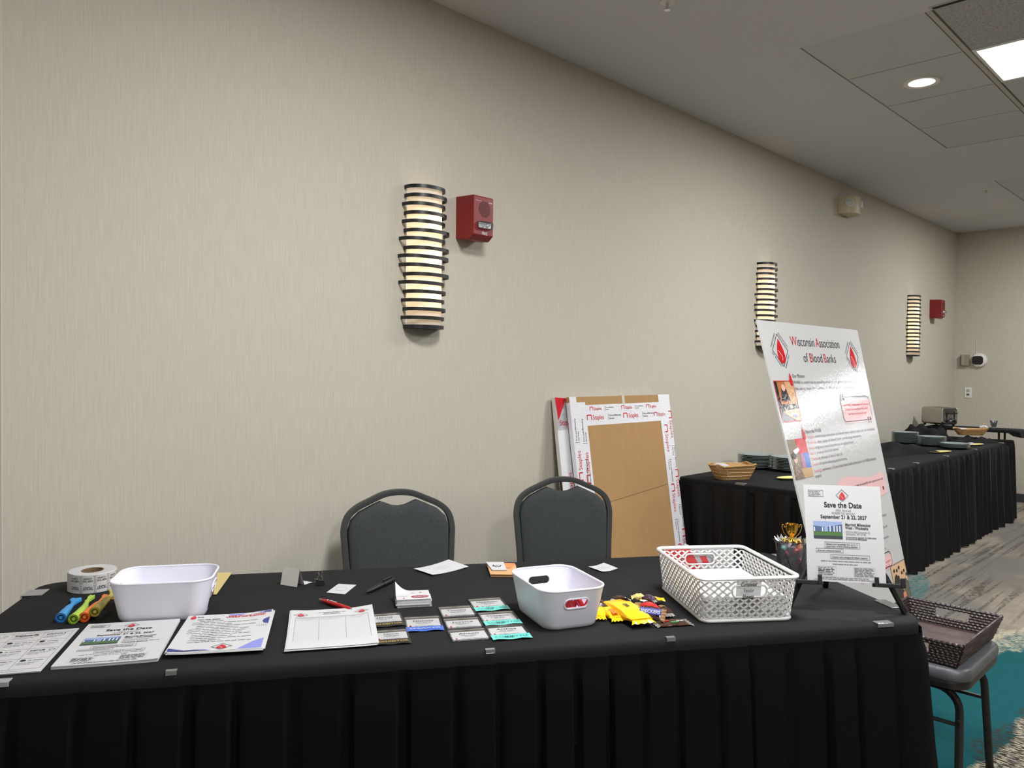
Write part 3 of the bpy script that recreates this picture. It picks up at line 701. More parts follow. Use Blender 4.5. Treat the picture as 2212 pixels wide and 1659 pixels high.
# diamond-lattice basket
def lattice_basket():
    L, W, Hh, rz = .262, .348, .115, math.radians(-37.9)
    t = thing('lattice_basket', 'white lattice basket labelled for completed vendor sheets, filled with papers', 'basket', (1.962, 1.093, TZ + .0005), rz)
    def ring(k, K=6): return rrect(L - .022 * (1 - k), W - .022 * (1 - k), .022, K)
    dense, per = {}, 0
    def path(k):
        pts, Lp = resample(ring(k, 8), .002); return pts, Lp
    P0, L0 = path(0); P1, L1 = path(1)
    def at(f, z, out=0):   # f fraction of the perimeter, z height
        k = z / Hh; a = P0[int(f * len(P0)) % len(P0)]; b = P1[int(f * len(P1)) % len(P1)]
        p = a[0].lerp(b[0], k); n = b[1]; return (p.x + n.x * out, p.y + n.y * out, z)
    # where the long front and back faces (local -y / +y) have their handle slots
    def frac_of(xx, yy):
        best = min(range(len(P1)), key=lambda i: (P1[i][0] - Vector((xx, yy))).length); return best / len(P1)
    slots = [frac_of(0, -W / 2), frac_of(0, W / 2)]
    sw, sz0, sz1 = .088 / L1, .068, .094
    def blocked(f, z):
        for c in slots:
            d = abs((f - c + .5) % 1 - .5)
            if d < sw / 2 and sz0 < z < sz1: return True
        return False
    mb = MB(); N = 50; zlo, zhi, th, hw = .008, Hh - .008, .0034, .0034
    rise = (zhi - zlo); cells = 5.4; span = cells / N     # each bar climbs the wall over this fraction
    for fam in (1, -1):
        for i in range(N):
            prev = None; steps = 14
            for k in range(steps + 1):
                z = zlo + rise * k / steps; f = (i / N + fam * span * k / steps) % 1
                if blocked(f, z): prev = None; continue
                df = hw / L1 * 1.05
                cur = [at((f - df) % 1, z, -th / 2), at((f + df) % 1, z, -th / 2), at((f + df) % 1, z, th / 2), at((f - df) % 1, z, th / 2)]
                if prev: mb.loft([prev, cur], cap=False)
                prev = cur
    mb.build('lattice', M['basket'], t)
    MB().tube([(a, b, Hh) for a, b in rrect(L + .006, W + .006, .024, 6)], [.0052] * 28, 8, True).build('rim', M['basket'], t, smooth=True)
    MB().tube([(a, b, .005) for a, b in ring(0)], .005, 8, True).build('base_rim', M['basket'], t, smooth=True)
    MB().prism(rrect(L - .024, W - .024, .02, 6), .002, .005).build('base', M['basket'], t)
    for c in slots:
        ring2 = [at((c + px / L1) % 1, .081 + py, .0012) for px, py in rrect(.094, .030, .013, 6)]
        MB().tube(ring2, .0026, 6, True).build('handle_ring', M['basket'], t, smooth=True)
    yk = lambda z: -(W - .022 * (1 - z / Hh)) / 2
    MB().add([(-.035, yk(.028) + .004, .028), (.032, yk(.028) + .004, .028), (.032, yk(.108) + .004, .108), (-.035, yk(.108) + .004, .108)], [(0, 1, 2, 3)]).build('label_card', clear_mat('label_film', (200, 200, 200), .55, .3, .02, (190, 190, 190)), t)
    ik = Ink()
    for s_, z, x, f in (('Completed', .0955, -.027, .044), ('Vendor', .0795, -.020, .030), ('Sheets', .063, -.022, .032)): ik.text(s_, x, z, .0145, M['ink'], fit=f, shear=.25, bold=.012, lay=1)
    ik.build('handwriting', lambda a, b, l: (a, yk(b) - .0042 - l, b), t)
    return t
lattice_basket()
# papers filed in the basket
RZB = math.radians(-37.9)
def in_basket(x, y, z, rx=0, rz=0): return Matrix.Translation((1.962, 1.093, TZ)) @ rotz(RZB) @ Matrix.Translation((x, y, z)) @ rotz(rz) @ Matrix.Rotation(rx, 4, 'X')
t = thing('form_stack', 'stack of white forms lying inside the lattice basket', 'papers', mx=in_basket(0, -.017, .006))
for i in range(9):
    MB().box(-.106, .106, -.14, .14, 0, .0064).build('sheet', M['paper'], t, mx=Matrix.Translation((random.uniform(-.003, .003), random.uniform(-.003, .003), .0001 + i * .0065)) @ rotz(random.uniform(-.02, .02)))
pinkred = mat('coral_red_print', (222, 74, 78), .5)
t = thing('red_flyer', 'red and white flyer standing behind the back of the lattice basket', 'flyer', mx=in_basket(.004, .181, .0015, -.06))
MB().box(-.108, .108, 0, .0008, 0, .112).build('sheet', M['paper'], t)
MB().add([(-.05, 0, .112), (-.02, 0, .112), (-.045, .0, .124)], [(0, 1, 2)]).build('folded_corner', M['paper'], t)
ik = Ink().poly([(-.106, .0), (.03, .0), (-.03, .110), (-.106, .110)], pinkred, 1).poly([(.0, .085), (.02, .085), (.03, .065), (.012, .06)], pinkred, 1)
ik.words(-.09, .075, -.05, .006, M['paper'], 3); ik.build('print', lambda a, b, l: (a, -.0004 - l, b), t)

# ------------------------------------------------------------------ printed sheets on the table
def yaw_fn(x, y, z, rz): return Matrix.Translation((x, y, z)) @ rotz(rz)
def curled(w, h, curl, n=14):
    def f(a, b, l=0): return (a, b, curl(a / w, b / h) + l)
    return f
def sheet_mesh(w, h, curl, m, parent, th=.0004, n=12, name='sheet', mx=None, off=0):
    mb = MB(); top = [[(w * i / n, h * j / n, curl(i / n, j / n) + off) for i in range(n + 1)] for j in range(n + 1)]
    V = [p for r in top for p in r]; k = n + 1; F = [(j * k + i, j * k + i + 1, (j + 1) * k + i + 1, (j + 1) * k + i) for j in range(n) for i in range(n)]
    V2 = [(a, b, c - th) for a, b, c in V]; o = len(V); F += [tuple(o + i for i in f[::-1]) for f in F]
    edge = [i for i in range(k)] + [j * k + n for j in range(1, k)] + [n * k + i for i in range(n - 1, -1, -1)] + [j * k for j in range(n - 1, 0, -1)]
    F += [(edge[i], o + edge[i], o + edge[(i + 1) % len(edge)], edge[(i + 1) % len(edge)]) for i in range(len(edge))]
    mb.add(V + V2, F); return mb.build(name, m, parent, smooth=True, angle=40, mx=mx)
sky = mat('printed_sky', (140, 160, 200), .5); glassblue = mat('printed_glass', (70, 92, 130), .5); grass = mat('printed_grass', (70, 108, 52), .5); pond = mat('printed_pond', (46, 58, 66), .5); pale = mat('printed_pale', (222, 224, 228), .5)
def flyer_art(w, h, big):
    """Save the Date flyer; layout measured on the one on the easel"""
    ik = Ink(); K = M['ink']; G = M['ink2']; X = lambda a: a * w; Y = lambda b: h - b * h
    # address box
    ik.frame(X(.055), Y(.125), X(.255), Y(.055), .0012, G)
    for i in range(4): ik.words(X(.065), Y(.075 + i * .0155), X(.23 - .03 * (i % 2)), .0028, G, i)
    ik.emblem(X(.50), Y(.107), .034, .034, M['red'], G, M['paper'])
    ik.text('Save the Date', X(.50), Y(.235), .0205, K, 'c', bold=.022, fit=.49 * w)
    ik.text('49th Annual', X(.50), Y(.277), .0098, G, 'c', fit=.20 * w); ik.text('WABB Fall Seminar', X(.50), Y(.307), .0098, G, 'c', fit=.31 * w)
    ik.text('September 21 & 22, 2027', X(.50), Y(.352), .0138, K, 'c', bold=.022, fit=.60 * w)
    # building picture
    x0, x1, y0, y1 = X(.10), X(.475), Y(.565), Y(.385)
    ik.rect(x0, y0, x1, y1, sky, 1); hh = y1 - y0; ww = x1 - x0
    ik.rect(x0, y0, x1, y0 + hh * .18, pond, 2); ik.rect(x0, y0 + hh * .18, x1, y0 + hh * .42, grass, 2)
    ik.poly([(x0, y0 + hh * .40), (x0 + ww * .38, y0 + hh * .44), (x0 + ww * .38, y0 + hh * .68), (x0, y0 + hh * .74)], glassblue, 3)
    ik.poly([(x0 + ww * .5, y0 + hh * .42), (x1, y0 + hh * .40), (x1, y0 + hh * .86), (x0 + ww * .5, y0 + hh * .7)], glassblue, 3)
    for k in (.02, .3, .56, .7, .8, .9): ik.rect(x0 + ww * k, y0 + hh * .42, x0 + ww * (k + .035), y0 + hh * (.66 + .1 * (k > .5)), pale, 4)
    ik.text('Marriott Milwaukee', X(.515), Y(.425), .0108, K, bold=.02, fit=.325 * w); ik.text('West - Waukesha', X(.515), Y(.458), .0108, K, bold=.02, fit=.295 * w)
    ik.text('W231N1600 Corporate Ct.', X(.515), Y(.497), .0082, G, fit=.32 * w); ik.text('Waukesha, WI 53186', X(.515), Y(.520), .0082, G, fit=.26 * w)
    ik.text('Conveniently located 16 miles west', X(.515), Y(.550), .0068, K, fit=.39 * w, bold=.012); ik.text('of downtown Milwaukee', X(.515), Y(.568), .0068, K, fit=.27 * w, bold=.012)
    for (a0, a1, b0, b1, ln) in ((.235, .69, .66, .595, ('Advance your knowledge. Earn up to 12', 'contact hours of PACE continuing education')), (.12, .475, .705, .662, ('Grow your professional network!',)), (.305, .81, .768, .722, ('Connect with colleagues & industry experts!',))):
        ik.frame(X(a0), Y(b0), X(a1), Y(b1), .0011, G)
        for i, s_ in enumerate(ln): ik.text(s_, X(a0) + .004, Y(b0 - .012) + (len(ln) - 1 - i) * .006, .0062, K, fit=(a1 - a0) * w - .010, bold=.015)
    ik.words(X(.18), Y(.795), X(.82), .0032, G, 5); ik.words(X(.33), Y(.825), X(.65), .0032, G, 6)
    ik.frame(X(.115), Y(.945), X(.375), Y(.845), .0008, M['ink3']); ik.frame(X(.595), Y(.945), X(.87), Y(.845), .0008, M['ink3'])
    for i in range(5): ik.words(X(.14), Y(.865 + i * .0165), X(.33 + .02 * (i % 2)), .0034, K if i in (1, 2) else G, 10 + i)
    for i in range(6): ik.words(X(.605), Y(.862 + i * .0145), X(.84 + .015 * (i % 2)), .0032, G, 20 + i)
    ik.words(X(.19), Y(.962), X(.78), .003, G, 31); ik.words(X(.17), Y(.978), X(.80), .003, G, 32); return ik
def paper_stack(name, label, cat, x, y, rz, w, h, n, step, curl, jitter, art, seed, z0=TZ + .001):
    t = thing(name, label, cat, mx=yaw_fn(x, y, z0, rz)); rr = random.Random(seed); top = None
    for i in range(n):
        mx = Matrix.Translation((rr.uniform(-1, 1) * jitter, rr.uniform(-1, 1) * jitter, .0006 + i * step)) @ rotz(rr.uniform(-1, 1) * jitter * 3)
        if i == n - 1: mx = Matrix.Translation((0, 0, .0006 + i * step))
        cu = (lambda a, b, i=i: curl(a, b) * (.25 + .75 * (i + 1) / n))
        top = sheet_mesh(w, h, cu, M['paper'], t, th=step * .9, mx=mx)
    ink = art(w, h); ink.build('print', lambda a, b, l: (a, b, curl(a / w, b / h) + l + .0001), top); return t
dg60 = math.radians(-31.8)
paper_stack('flyer_stack', 'stack of Save the Date flyers with a building picture, left of the programme sheets', 'flyers', .5045, 1.8345, dg60, .208, .283, 6, .0011,
            lambda a, b: .010 * max(0, a - .55) ** 2 * (1 - b) + .004 * max(0, .15 - a), .0012, lambda w, h: flyer_art(w, h, False), 3)
def bingo_art(w, h):
    ik = Ink(); G = M['ink2']; K = M['ink']
    cols = [.02, .36, .68, .965]; rows = [.07, .30, .53, .745, .93]
    for c in cols: ik.rect(w * c, h * rows[0], w * c + .0009, h * rows[-1], M['ink2'])
    for r in rows: ik.rect(w * cols[0], h * r, w * cols[-1], h * r + .0009, M['ink2'])
    names = {(2, 3): ('GRIFOLS', .82, 0), (1, 3): ('ImpactLife', .9, .03), (2, 1): ('cerus', .6, .02)}
    for i in range(3):
        for j in range(4):
            x0, x1, y1 = w * cols[i], w * cols[i + 1], h * rows[j + 1]
            if (i, j) in names: ik.text(names[(i, j)][0], x0 + .006, y1 - .017, .014, K, fit=(x1 - x0) * names[(i, j)][1] * .85, bold=names[(i, j)][2])
            else: ik.poly(ell(x0 + .012, y1 - .012, .006, .006, 10), K, 2); ik.words(x0 + .022, y1 - .014, x1 - .008, .005, G, i + j)
            for k in range(3): ik.words(x0 + .005, y1 - .025 - k * .006, x1 - .01 - k * .008, .003, M['ink3'], i * 7 + j * 3 + k)
    ik.path(ell(w * .92, h * .485, .006, .006, 12), .0012, K, 2, True)
    ik.words(w * .2, h * .955, w * .75, .004, M['ink3'], 60); ik.words(w * .05, h * .03, w * .85, .004, M['ink3'], 61); ik.words(w * .05, h * .05, w * .6, .004, M['ink3'], 62); return ik
paper_stack('vendor_grid_sheets', 'grid sheets with vendor logos at the left table corner', 'papers', .484 - .208 * math.cos(dg60), 1.834 - .208 * math.sin(dg60), dg60, .208, .278, 3, .0008,
            lambda a, b: .002 * abs(a - .5), .001, bingo_art, 5)
def prog_art(w, h):
    ik = Ink(); K = M['ink']; G = M['ink2']
    ik.text('48th Annual (2026)', w * .70, h * .905, .0125, M['red'], 'c', fit=w * .44, bold=.02); ik.text('WABB Fall Seminar', w * .69, h * .872, .0125, M['red'], 'c', fit=w * .46, bold=.02)
    ik.drop(w * .075, h * .93, .014, .03, M['red']); ik.words(w * .12, h * .935, w * .19, .004, G, 1); ik.words(w * .12, h * .92, w * .19, .004, G, 2)
    ik.poly([(w * .46, h * .985), (w * .50, h * .95), (w * .56, h * .93), (w * .64, h * .945), (w * .68, h * .985)], M['peri']); ik.poly([(w * .82, h * .985), (w * .86, h * .95), (w * .92, h * .945), (w * .985, h * .965), (w * .985, h * .985)], M['peri'])
    ik.poly([(w * .90, h * .985), (w * .90, h * .955), (w * .985, h * .93), (w * .985, h * .985)], M['navy'], 3)
    ik.poly([(w * .985, h * .62), (w * .93, h * .65), (w * .91, h * .70), (w * .92, h * .75), (w * .985, h * .80)], M['navy'])
    for k in range(5): ik.rect(w * (.86 + k * .025), h * .565, w * (.864 + k * .025), h * .61, K)
    ik.poly([(w * .73, h * .012), (w * .985, h * .012), (w * .985, h * .26), (w * .88, h * .19)], M['peri'])
    ik.poly([(w * .012, h * .012), (w * .46, h * .012), (w * .40, h * .035), (w * .28, h * .05), (w * .18, h * .04), (w * .012, h * .09)], M['navy'])
    ik.words(w * .14, h * .845, w * .40, .006, K, 3)
    for i in range(13):
        y = h * (.80 - i * .048); ik.words(w * .17, y, w * (.45 + .42 * abs(math.sin(i * 1.7))), .0045, G, 30 + i)
        if i in (1, 2, 5, 6, 7): ik.path(ell(w * .135, y + .002, .006, .005, 12), .0009, M['ink2'], 2, True)
    for i, y in enumerate((.375, .315, .25)): ik.scribble(w * .22, h * y, w * .22, .006, M['ink'], 5 + i)
    ik.emblem(w * .56, h * .09, .046, .040, M['red'], G, M['paper']); return ik
paper_stack('programme_sheets', 'programme sheets with blue blobs and red heading, edges curling', 'papers', .699, 1.733, math.radians(-34), .204, .266, 4, .0012,
            lambda a, b: .016 * max(0, a - .7) * max(0, b - .35) * 2.2 + .016 * max(0, .16 - a) * (1 - b), .006, prog_art, 8, TZ + .0085)
def att_art(w, h):
    ik = Ink(); G = M['ink2']; P_ = M['ink3']
    ik.emblem(w * .12, h * .855, .036, .030, M['red'], G, M['paper']); ik.emblem(w * .86, h * .865, .036, .030, M['red'], G, M['paper'])
    ik.words(w * .33, h * .90, w * .66, .005, G, 2); ik.words(w * .40, h * .875, w * .58, .005, G, 3); ik.words(w * .38, h * .85, w * .60, .004, G, 4)
    x0, x1, y0, y1 = w * .06, w * .93, h * .17, h * .78
    ik.rect(x0, y1 - .004, x1, y1 + .003, P_, 1)
    for k in (0, .32, .68, 1): ik.rect(x0 + (x1 - x0) * k, y0, x0 + (x1 - x0) * k + .0007, y1, G)
    for k in range(19): ik.rect(x0, y0 + (y1 - y0) * k / 18.5, x1, y0 + (y1 - y0) * k / 18.5 + .0004, P_)
    for k, (a, b) in enumerate(((.08, .24), (.36, .27), (.72, .16))):
        ik.scribble(w * a, h * .745, w * b, .006, G, 20 + k, .0005); ik.scribble(w * a, h * .71, w * b * .8, .006, G, 30 + k, .0005)
    return ik
paper_stack('signup_sheets', 'sign-up sheets with ruled table and two red drop emblems', 'papers', .907, 1.584, math.radians(-32.5), .206, .284, 4, .0011,
            lambda a, b: .02 * max(0, a - .75) * (.3 + b) + .02 * max(0, .2 - a) * max(0, b - .2), .005, att_art, 12, TZ + .004)

# ------------------------------------------------------------------ name badges
cyan = mat('turquoise_ribbon', (112, 214, 202), .35, spec=.5); blue = mat('blue_ribbon', (62, 98, 190), .3, spec=.5); blk = mat('black_ribbon', (22, 20, 18), .3, spec=.5)
goldink = mat('gold_foil', (214, 182, 96), .35, metal=.6); cy_ink = mat('teal_foil', (60, 160, 156), .4); bl_ink = mat('pale_blue_foil', (150, 176, 226), .4)
def badge(name, label, TL, TR, h, ribbon=None, word=None, z=TZ + .001):
    rz = math.atan2(TR[1] - TL[1], TR[0] - TL[0]); w = math.hypot(TR[0] - TL[0], TR[1] - TL[1])
    dx, dy = math.sin(rz) * h, -math.cos(rz) * h
    t = thing('name_badge', label, 'name badge', mx=yaw_fn(TL[0] + dx, TL[1] + dy, z, rz), group='name badges laid out in rows')
    ins = MB().box(w * .05, w * .95, h * .06, h * .76, .0004, .0009).build('insert', M['badge_paper'], t)
    ik = Ink(); ik.text(name, w * .5, h * .52, h * .21, M['ink'], 'c', fit=w * (.26 + .045 * len(name)))
    ik.words(w * .28, h * .40, w * .72, h * .055, M['ink2'], len(name)); ik.words(w * .36, h * .31, w * .64, h * .045, M['ink3'], 3 + len(name))
    ik.words(w * .25, h * .13, w * .8, h * .05, M['ink3'], 9); ik.drop(w * .13, h * .17, h * .08, h * .13, M['red'])
    ik.build('print', lambda a, b, l: (a, b, .0010 + l), ins)
    MB().loft([[(a, b, z_) for a, b in rrect(w, h, .006, 4, w / 2, h / 2)] for z_ in (.0002, .0022)]).build('clear_sleeve', M['sleeve'], t)
    MB().tube([(a, b, .0022) for a, b in rrect(w - .001, h - .001, .006, 4, w / 2, h / 2)], .0009, 5, True).build('sleeve_edge', M['sleeve'], t)
    MB().prism(rrect(w * .2, .004, .0019, 4, w / 2, h - .006), .0021, .0026).build('slot', M['paper'] if False else M['sleeve'], t)
    if ribbon:
        rb = MB(); n = 8; rh = .030
        V = [(w * (-.005 + 1.01 * i / n), yy, .0026 + .0012 * math.sin(i * 1.3) * (1 if yy < -.01 else .2)) for yy in (.004, -rh * .5, -rh) for i in range(n + 1)]
        rb.add(V, [(r * (n + 1) + i, r * (n + 1) + i + 1, (r + 1) * (n + 1) + i + 1, (r + 1) * (n + 1) + i) for r in range(2) for i in range(n)])
        o = rb.build('ribbon', ribbon, t, smooth=True)
        Ink().text(word, w * .5, -rh * .72, rh * .52, {'EXHIBITOR': goldink, 'SPEAKER': bl_ink, 'COMMITTEE': cy_ink}[word], 'c', fit=w * .86, bold=.01).build('lettering', lambda a, b, l: (a, b, .0042 + l), o)
badge('Jenna', 'badge with black ribbon, upper of the two beside the sign-up sheets', (1.1915, 1.6806), (1.2672, 1.6368), .078, blk, 'EXHIBITOR')
badge('Norm', 'badge with black ribbon, lower of the two beside the sign-up sheets', (1.1292, 1.5647), (1.1990, 1.5213), .074, blk, 'EXHIBITOR', TZ + .0013)
badge('Nichole', 'badge with the only blue ribbon', (1.2486, 1.597), (1.3238, 1.5456), .086, blue, 'SPEAKER')
badge('Timothy', 'badge without ribbon, top of the middle column', (1.3662, 1.6019), (1.4425, 1.5544), .085)
badge('Jessica', 'badge without ribbon, centre of the middle column', (1.3114, 1.5177), (1.3885, 1.4679), .078, z=TZ + .0014)
badge('Alison', 'badge without ribbon, bottom of the middle column', (1.2601, 1.4424), (1.3395, 1.3938), .078, z=TZ + .0018)
badge('Maddison', 'badge with turquoise ribbon, top of the right-hand column', (1.4724, 1.6005), (1.5526, 1.553), .084, cyan, 'COMMITTEE')
badge('Cheyenne', 'badge with turquoise ribbon, middle of the right-hand column', (1.4073, 1.4922), (1.4881, 1.4431), .078, cyan, 'COMMITTEE', TZ + .0016)
badge('Althea', 'badge with turquoise ribbon, nearest the table edge', (1.3476, 1.4012), (1.428, 1.3503), .076, cyan, 'COMMITTEE', TZ + .002)

# ------------------------------------------------------------------ small things on the registration table
# roll of raffle tickets
t = thing('ticket_roll', 'large roll of white raffle tickets at the left end of the table', 'ticket roll', (.776, 2.43, TZ + .0005))
MB().lathe([(.028, .002), (.061, .0), (.0625, .002), (.0625, .052), (.061, .054), (.028, .052), (.028, .002)], 48, cap=False).build('roll', M['paper'], t, smooth=True)
MB().lathe([(.0265, .001), (.029, .001), (.029, .0535), (.0265, .0535), (.0262, .03)], 32, cap=False).build('cardboard_core', mat('core_board', (120, 96, 70), .9), t, smooth=True)
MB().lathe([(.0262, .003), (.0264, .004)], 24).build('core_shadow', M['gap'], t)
MB().sweep([(.0635 * math.cos(a), .0635 * math.sin(a) + .002 * k, .028) for k, a in [(i / 12, 2.4 + i * .10) for i in range(13)]], [(-.0003, -.026), (.0003, -.026), (.0003, .026), (-.0003, .026)]).build('loose_end', M['paper'], t)
R_ = .0627
def on_roll(a, b, l): th = -3.55 + a / R_; return ((R_ + l) * math.cos(th), (R_ + l) * math.sin(th), b)
ik = Ink()
for i in range(6):
    x = .004 + i * .036
    ik.frame(x, .003, x + .033, .024, .0006, M['ink']); ik.frame(x, .028, x + .033, .050, .0006, M['ink'])
    ik.text('TICKET', x + .0295, .0205, .0125, M['ink'], 'c' if False else 'l', rot=PI, fit=.026, bold=.01); ik.text('KEEP THIS', x + .0295, .0385, .0068, M['ink'], rot=PI, fit=.026, bold=.01); ik.text('COUPON', x + .0275, .0455, .0068, M['ink'], rot=PI, fit=.022, bold=.01)
    ik.rect(x, .0135 + .0095, x + .033, .0140 + .0095, M['ink'])
ik.build('ticket_print', on_roll, t)

# four coloured toy noisemakers
def horn(label, col, tip, tail, fan, bend=0, dz=0):
    a = Vector((tip[0], tip[1], 0)); b = Vector((tail[0], tail[1], 0)); L = (b - a).length; rz = math.atan2(b.y - a.y, b.x - a.x)
    t = thing('toy_horn', label, 'toy', mx=yaw_fn(tip[0], tip[1], TZ + .0128 + dz, rz), group='coloured toy horns beside the ticket roll')
    m = mat('horn_plastic_' + label.split()[0], col, .42, spec=.4); dk = mat('horn_inside_' + label.split()[0], tuple(int(c * .55) for c in col), .6)
    R0 = .0118
    path = [(0, 0, 0), (L * .25, 0, -.001), (L * .5, bend * .3, -.003), (L * .72, bend, -.0065), (L * .82, bend * 1.2, -.007)]
    MB().tube(path, [R0, .0105, .0085, .0055, .0045], 16, cap=False).build('tube', m, t, smooth=True)
    MB().lathe([(R0 + .0006, -.0012), (R0 + .0012, .001), (R0, .003), (.0085, .002), (.0085, -.0008)], 20, cap=False, mx=Matrix.Rotation(PI / 2, 4, 'Y')).build('mouth_rim', m, t, smooth=True)
    MB().lathe([(.0001, .004), (.009, .004)], 20, cap=False, mx=Matrix.Rotation(PI / 2, 4, 'Y')).build('mouth_inside', dk, t)
    MB().lathe([(.004, .0015), (.004, .0038)], 12, mx=Matrix.Rotation(PI / 2, 4, 'Y')).build('reed', m, t)
    y0 = bend * 1.2
    pts = [(L * .78, y0 - .005), (L * .88, y0 - fan * .6), (L * .98, y0 - fan), (L * 1.04, y0 - fan * .6), (L * 1.02, y0), (L * 1.05, y0 + fan * .7), (L * .97, y0 + fan), (L * .88, y0 + fan * .55), (L * .78, y0 + .005)]
    MB().prism([(p.x, p.y) for p in arc_pts([(x, y, 0) for x, y in pts], 4)], -.0112, -.0035).build('flat_end', m, t, bevel=.0015)
horn('blue toy horn, leftmost and shortest of the four', (66, 150, 214), (.615, 2.157), (.70, 2.322), .014)
horn('lime green toy horn between the blue and orange ones', (168, 204, 74), (.634, 2.124), (.753, 2.312), .008, .014)
horn('orange toy horn between the lime and mustard ones', (240, 128, 50), (.658, 2.1215), (.768, 2.304), .007)
horn('mustard toy horn, nearest the white bin', (196, 178, 76), (.679, 2.112), (.796, 2.306), .016, 0, .011)

# envelope and tan sheet half hidden behind the first bin
t = tag(MB().prism([(0, 0), (.262, 0), (.262, .08), (.13, .10), (0, .08)], 0, .0015).build('yellow_envelope', M['yellow'], mx=yaw_fn(.771, 2.2795, TZ + .0006, math.radians(-35))), 'golden yellow envelope lying behind the white bin', 'envelope')
t = tag(MB().prism([(0, 0), (.262, 0), (.262, .24), (0, .24)], 0, .0012).build('tan_sheet', M['tan'], mx=yaw_fn(.786, 2.274, TZ + .0024, math.radians(-36))), 'tan sheet sticking out behind the right end of the white bin', 'paper')

# folded tent card
t = thing('tent_card', 'blank white folded card standing on the table', 'card', mx=yaw_fn(1.1805, 2.0946, TZ + .001, math.atan2(2.0373 - 2.0946, 1.2002 - 1.1805)))
MB().add([(0, 0, 0), (.062, 0, 0), (.062, .012, .05), (0, .012, .05)], [(0, 1, 2, 3)]).build('front_panel', mat('shaded_card', (214, 212, 206), .8), t)
MB().add([(0, .012, .05), (.062, .012, .05), (.064, .03, .0), (.0, .03, .0)], [(0, 1, 2, 3)]).build('rear_panel', M['paper'], t)
MB().prism([(.0, .03), (.064, .03), (.066, .062), (.002, .062)], 0, .0006).build('foot_flap', M['paper'], t)

# binder clip
t = thing('binder_clip', 'black binder clip with silver wire handles', 'clip', mx=yaw_fn(1.262, 2.012, TZ + .001, math.radians(-60)))
MB().add([(-.012, -.007, 0), (.012, -.007, 0), (.012, .007, 0), (-.012, .007, 0), (-.012, -.001, .014), (.012, -.001, .014), (.012, .001, .014), (-.012, .001, .014)], [(3, 2, 1, 0), (0, 1, 5, 4), (2, 3, 7, 6), (1, 2, 6, 5), (3, 0, 4, 7), (4, 5, 6, 7)]).build('clip_body', M['black_plastic'], t)
for tilt, b in ((.15, 1), (1.15, -1)):
    ring = [(-.008, 0, 0), (-.0075, 0, .010), (-.003, 0, .016), (-.006, 0, .022), (-.004, 0, .028), (.004, 0, .028), (.006, 0, .022), (.003, 0, .016), (.0075, 0, .010), (.008, 0, 0)]
    MB().tube(arc_pts(ring, 3), .0009, 6).build('wire_handle', M['chrome'], t, mx=Matrix.Translation((0, 0, .012)) @ Matrix.Rotation(-b * tilt, 4, 'X'))
MB().tube([(-.035, -.004, .002), (-.02, 0, .006), (-.012, .0, .008)], .0012, 6).build('loose_wire', M['chrome'], t)

def flat_card(name, label, cat, quad, m, z=TZ + .001, th=.0008, lift=0, art=None, curl=None):
    """quad: TL, TR, BR, BL in world x,y"""
    BL, BR, TL, TR = quad[3], quad[2], quad[0], quad[1]
    t = thing(name, label, cat, (BL[0], BL[1], z)); n = 6; mb = MB()
    f = lambda a, b: ((BL[0] * (1 - a) + BR[0] * a) * (1 - b) + (TL[0] * (1 - a) + TR[0] * a) * b - BL[0], (BL[1] * (1 - a) + BR[1] * a) * (1 - b) + (TL[1] * (1 - a) + TR[1] * a) * b - BL[1], (curl(a, b) if curl else 0) + th)
    V = [f(i / n, j / n) for j in range(n + 1) for i in range(n + 1)]; k = n + 1
    F = [(j * k + i, j * k + i + 1, (j + 1) * k + i + 1, (j + 1) * k + i) for j in range(n) for i in range(n)]; o = len(V)
    V2 = [(a, b, c - th) for a, b, c in V]; edge = list(range(k)) + [j * k + n for j in range(1, k)] + [n * k + i for i in range(n - 1, -1, -1)] + [j * k for j in range(n - 1, 0, -1)]
    F2 = [tuple(o + i for i in q[::-1]) for q in F] + [(edge[i], o + edge[i], o + edge[(i + 1) % len(edge)], edge[(i + 1) % len(edge)]) for i in range(len(edge))]
    mb.add(V + V2, F + F2); s_ = mb.build('sheet', m, t, smooth=True, angle=40)
    if art: art(Ink()).build('print', lambda a, b, l: (lambda p: (p[0], p[1], p[2] + l + .0001))(f(a, b)), s_)
    return t
flat_card('business_card', 'small white card with a faint round stamp beside the black marker', 'card', [(1.3063, 1.9823), (1.3376, 1.9368), (1.2586, 1.8782), (1.2318, 1.9298)], M['paper'],
          art=lambda k: k.path(ell(.5, .5, .26, .2, 18), .03, M['ink3'], 1, True))
# torn-out notebook leaf with ragged edge
t = flat_card('torn_note', 'torn white notebook leaf with a ragged edge near the left chair', 'paper', [(1.5692, 1.9576), (1.7281, 1.9726), (1.7135, 1.8599), (1.5639, 1.8607)], M['paper'], curl=lambda a, b: .004 * (abs(a - .5) * 2) ** 2,
              art=lambda k: k.scribble(.35, .62, .4, .08, M['ink3'], 3, .012).scribble(.3, .45, .45, .08, M['ink3'], 4, .012))
fr = MB(); rr = random.Random(8)
for i in range(26):
    f = .30 + .7 * i / 26; a, b = Vector((1.5639, 1.8607, 0)).lerp(Vector((1.7135, 1.8599, 0)), f), Vector((1.5639, 1.8607, 0)).lerp(Vector((1.7135, 1.8599, 0)), f + .02)
    d = rr.uniform(.001, .009); o = Vector((1.5639, 1.8607, 0)); a -= o; b -= o
    fr.add([(a.x, a.y + .001, .004), (b.x, b.y + .001, .004), (b.x - .002, b.y - d * .5, .004), (a.x, a.y - d, .004)], [(0, 1, 2, 3)])
fr.build('torn_fringe', M['paper'], t)
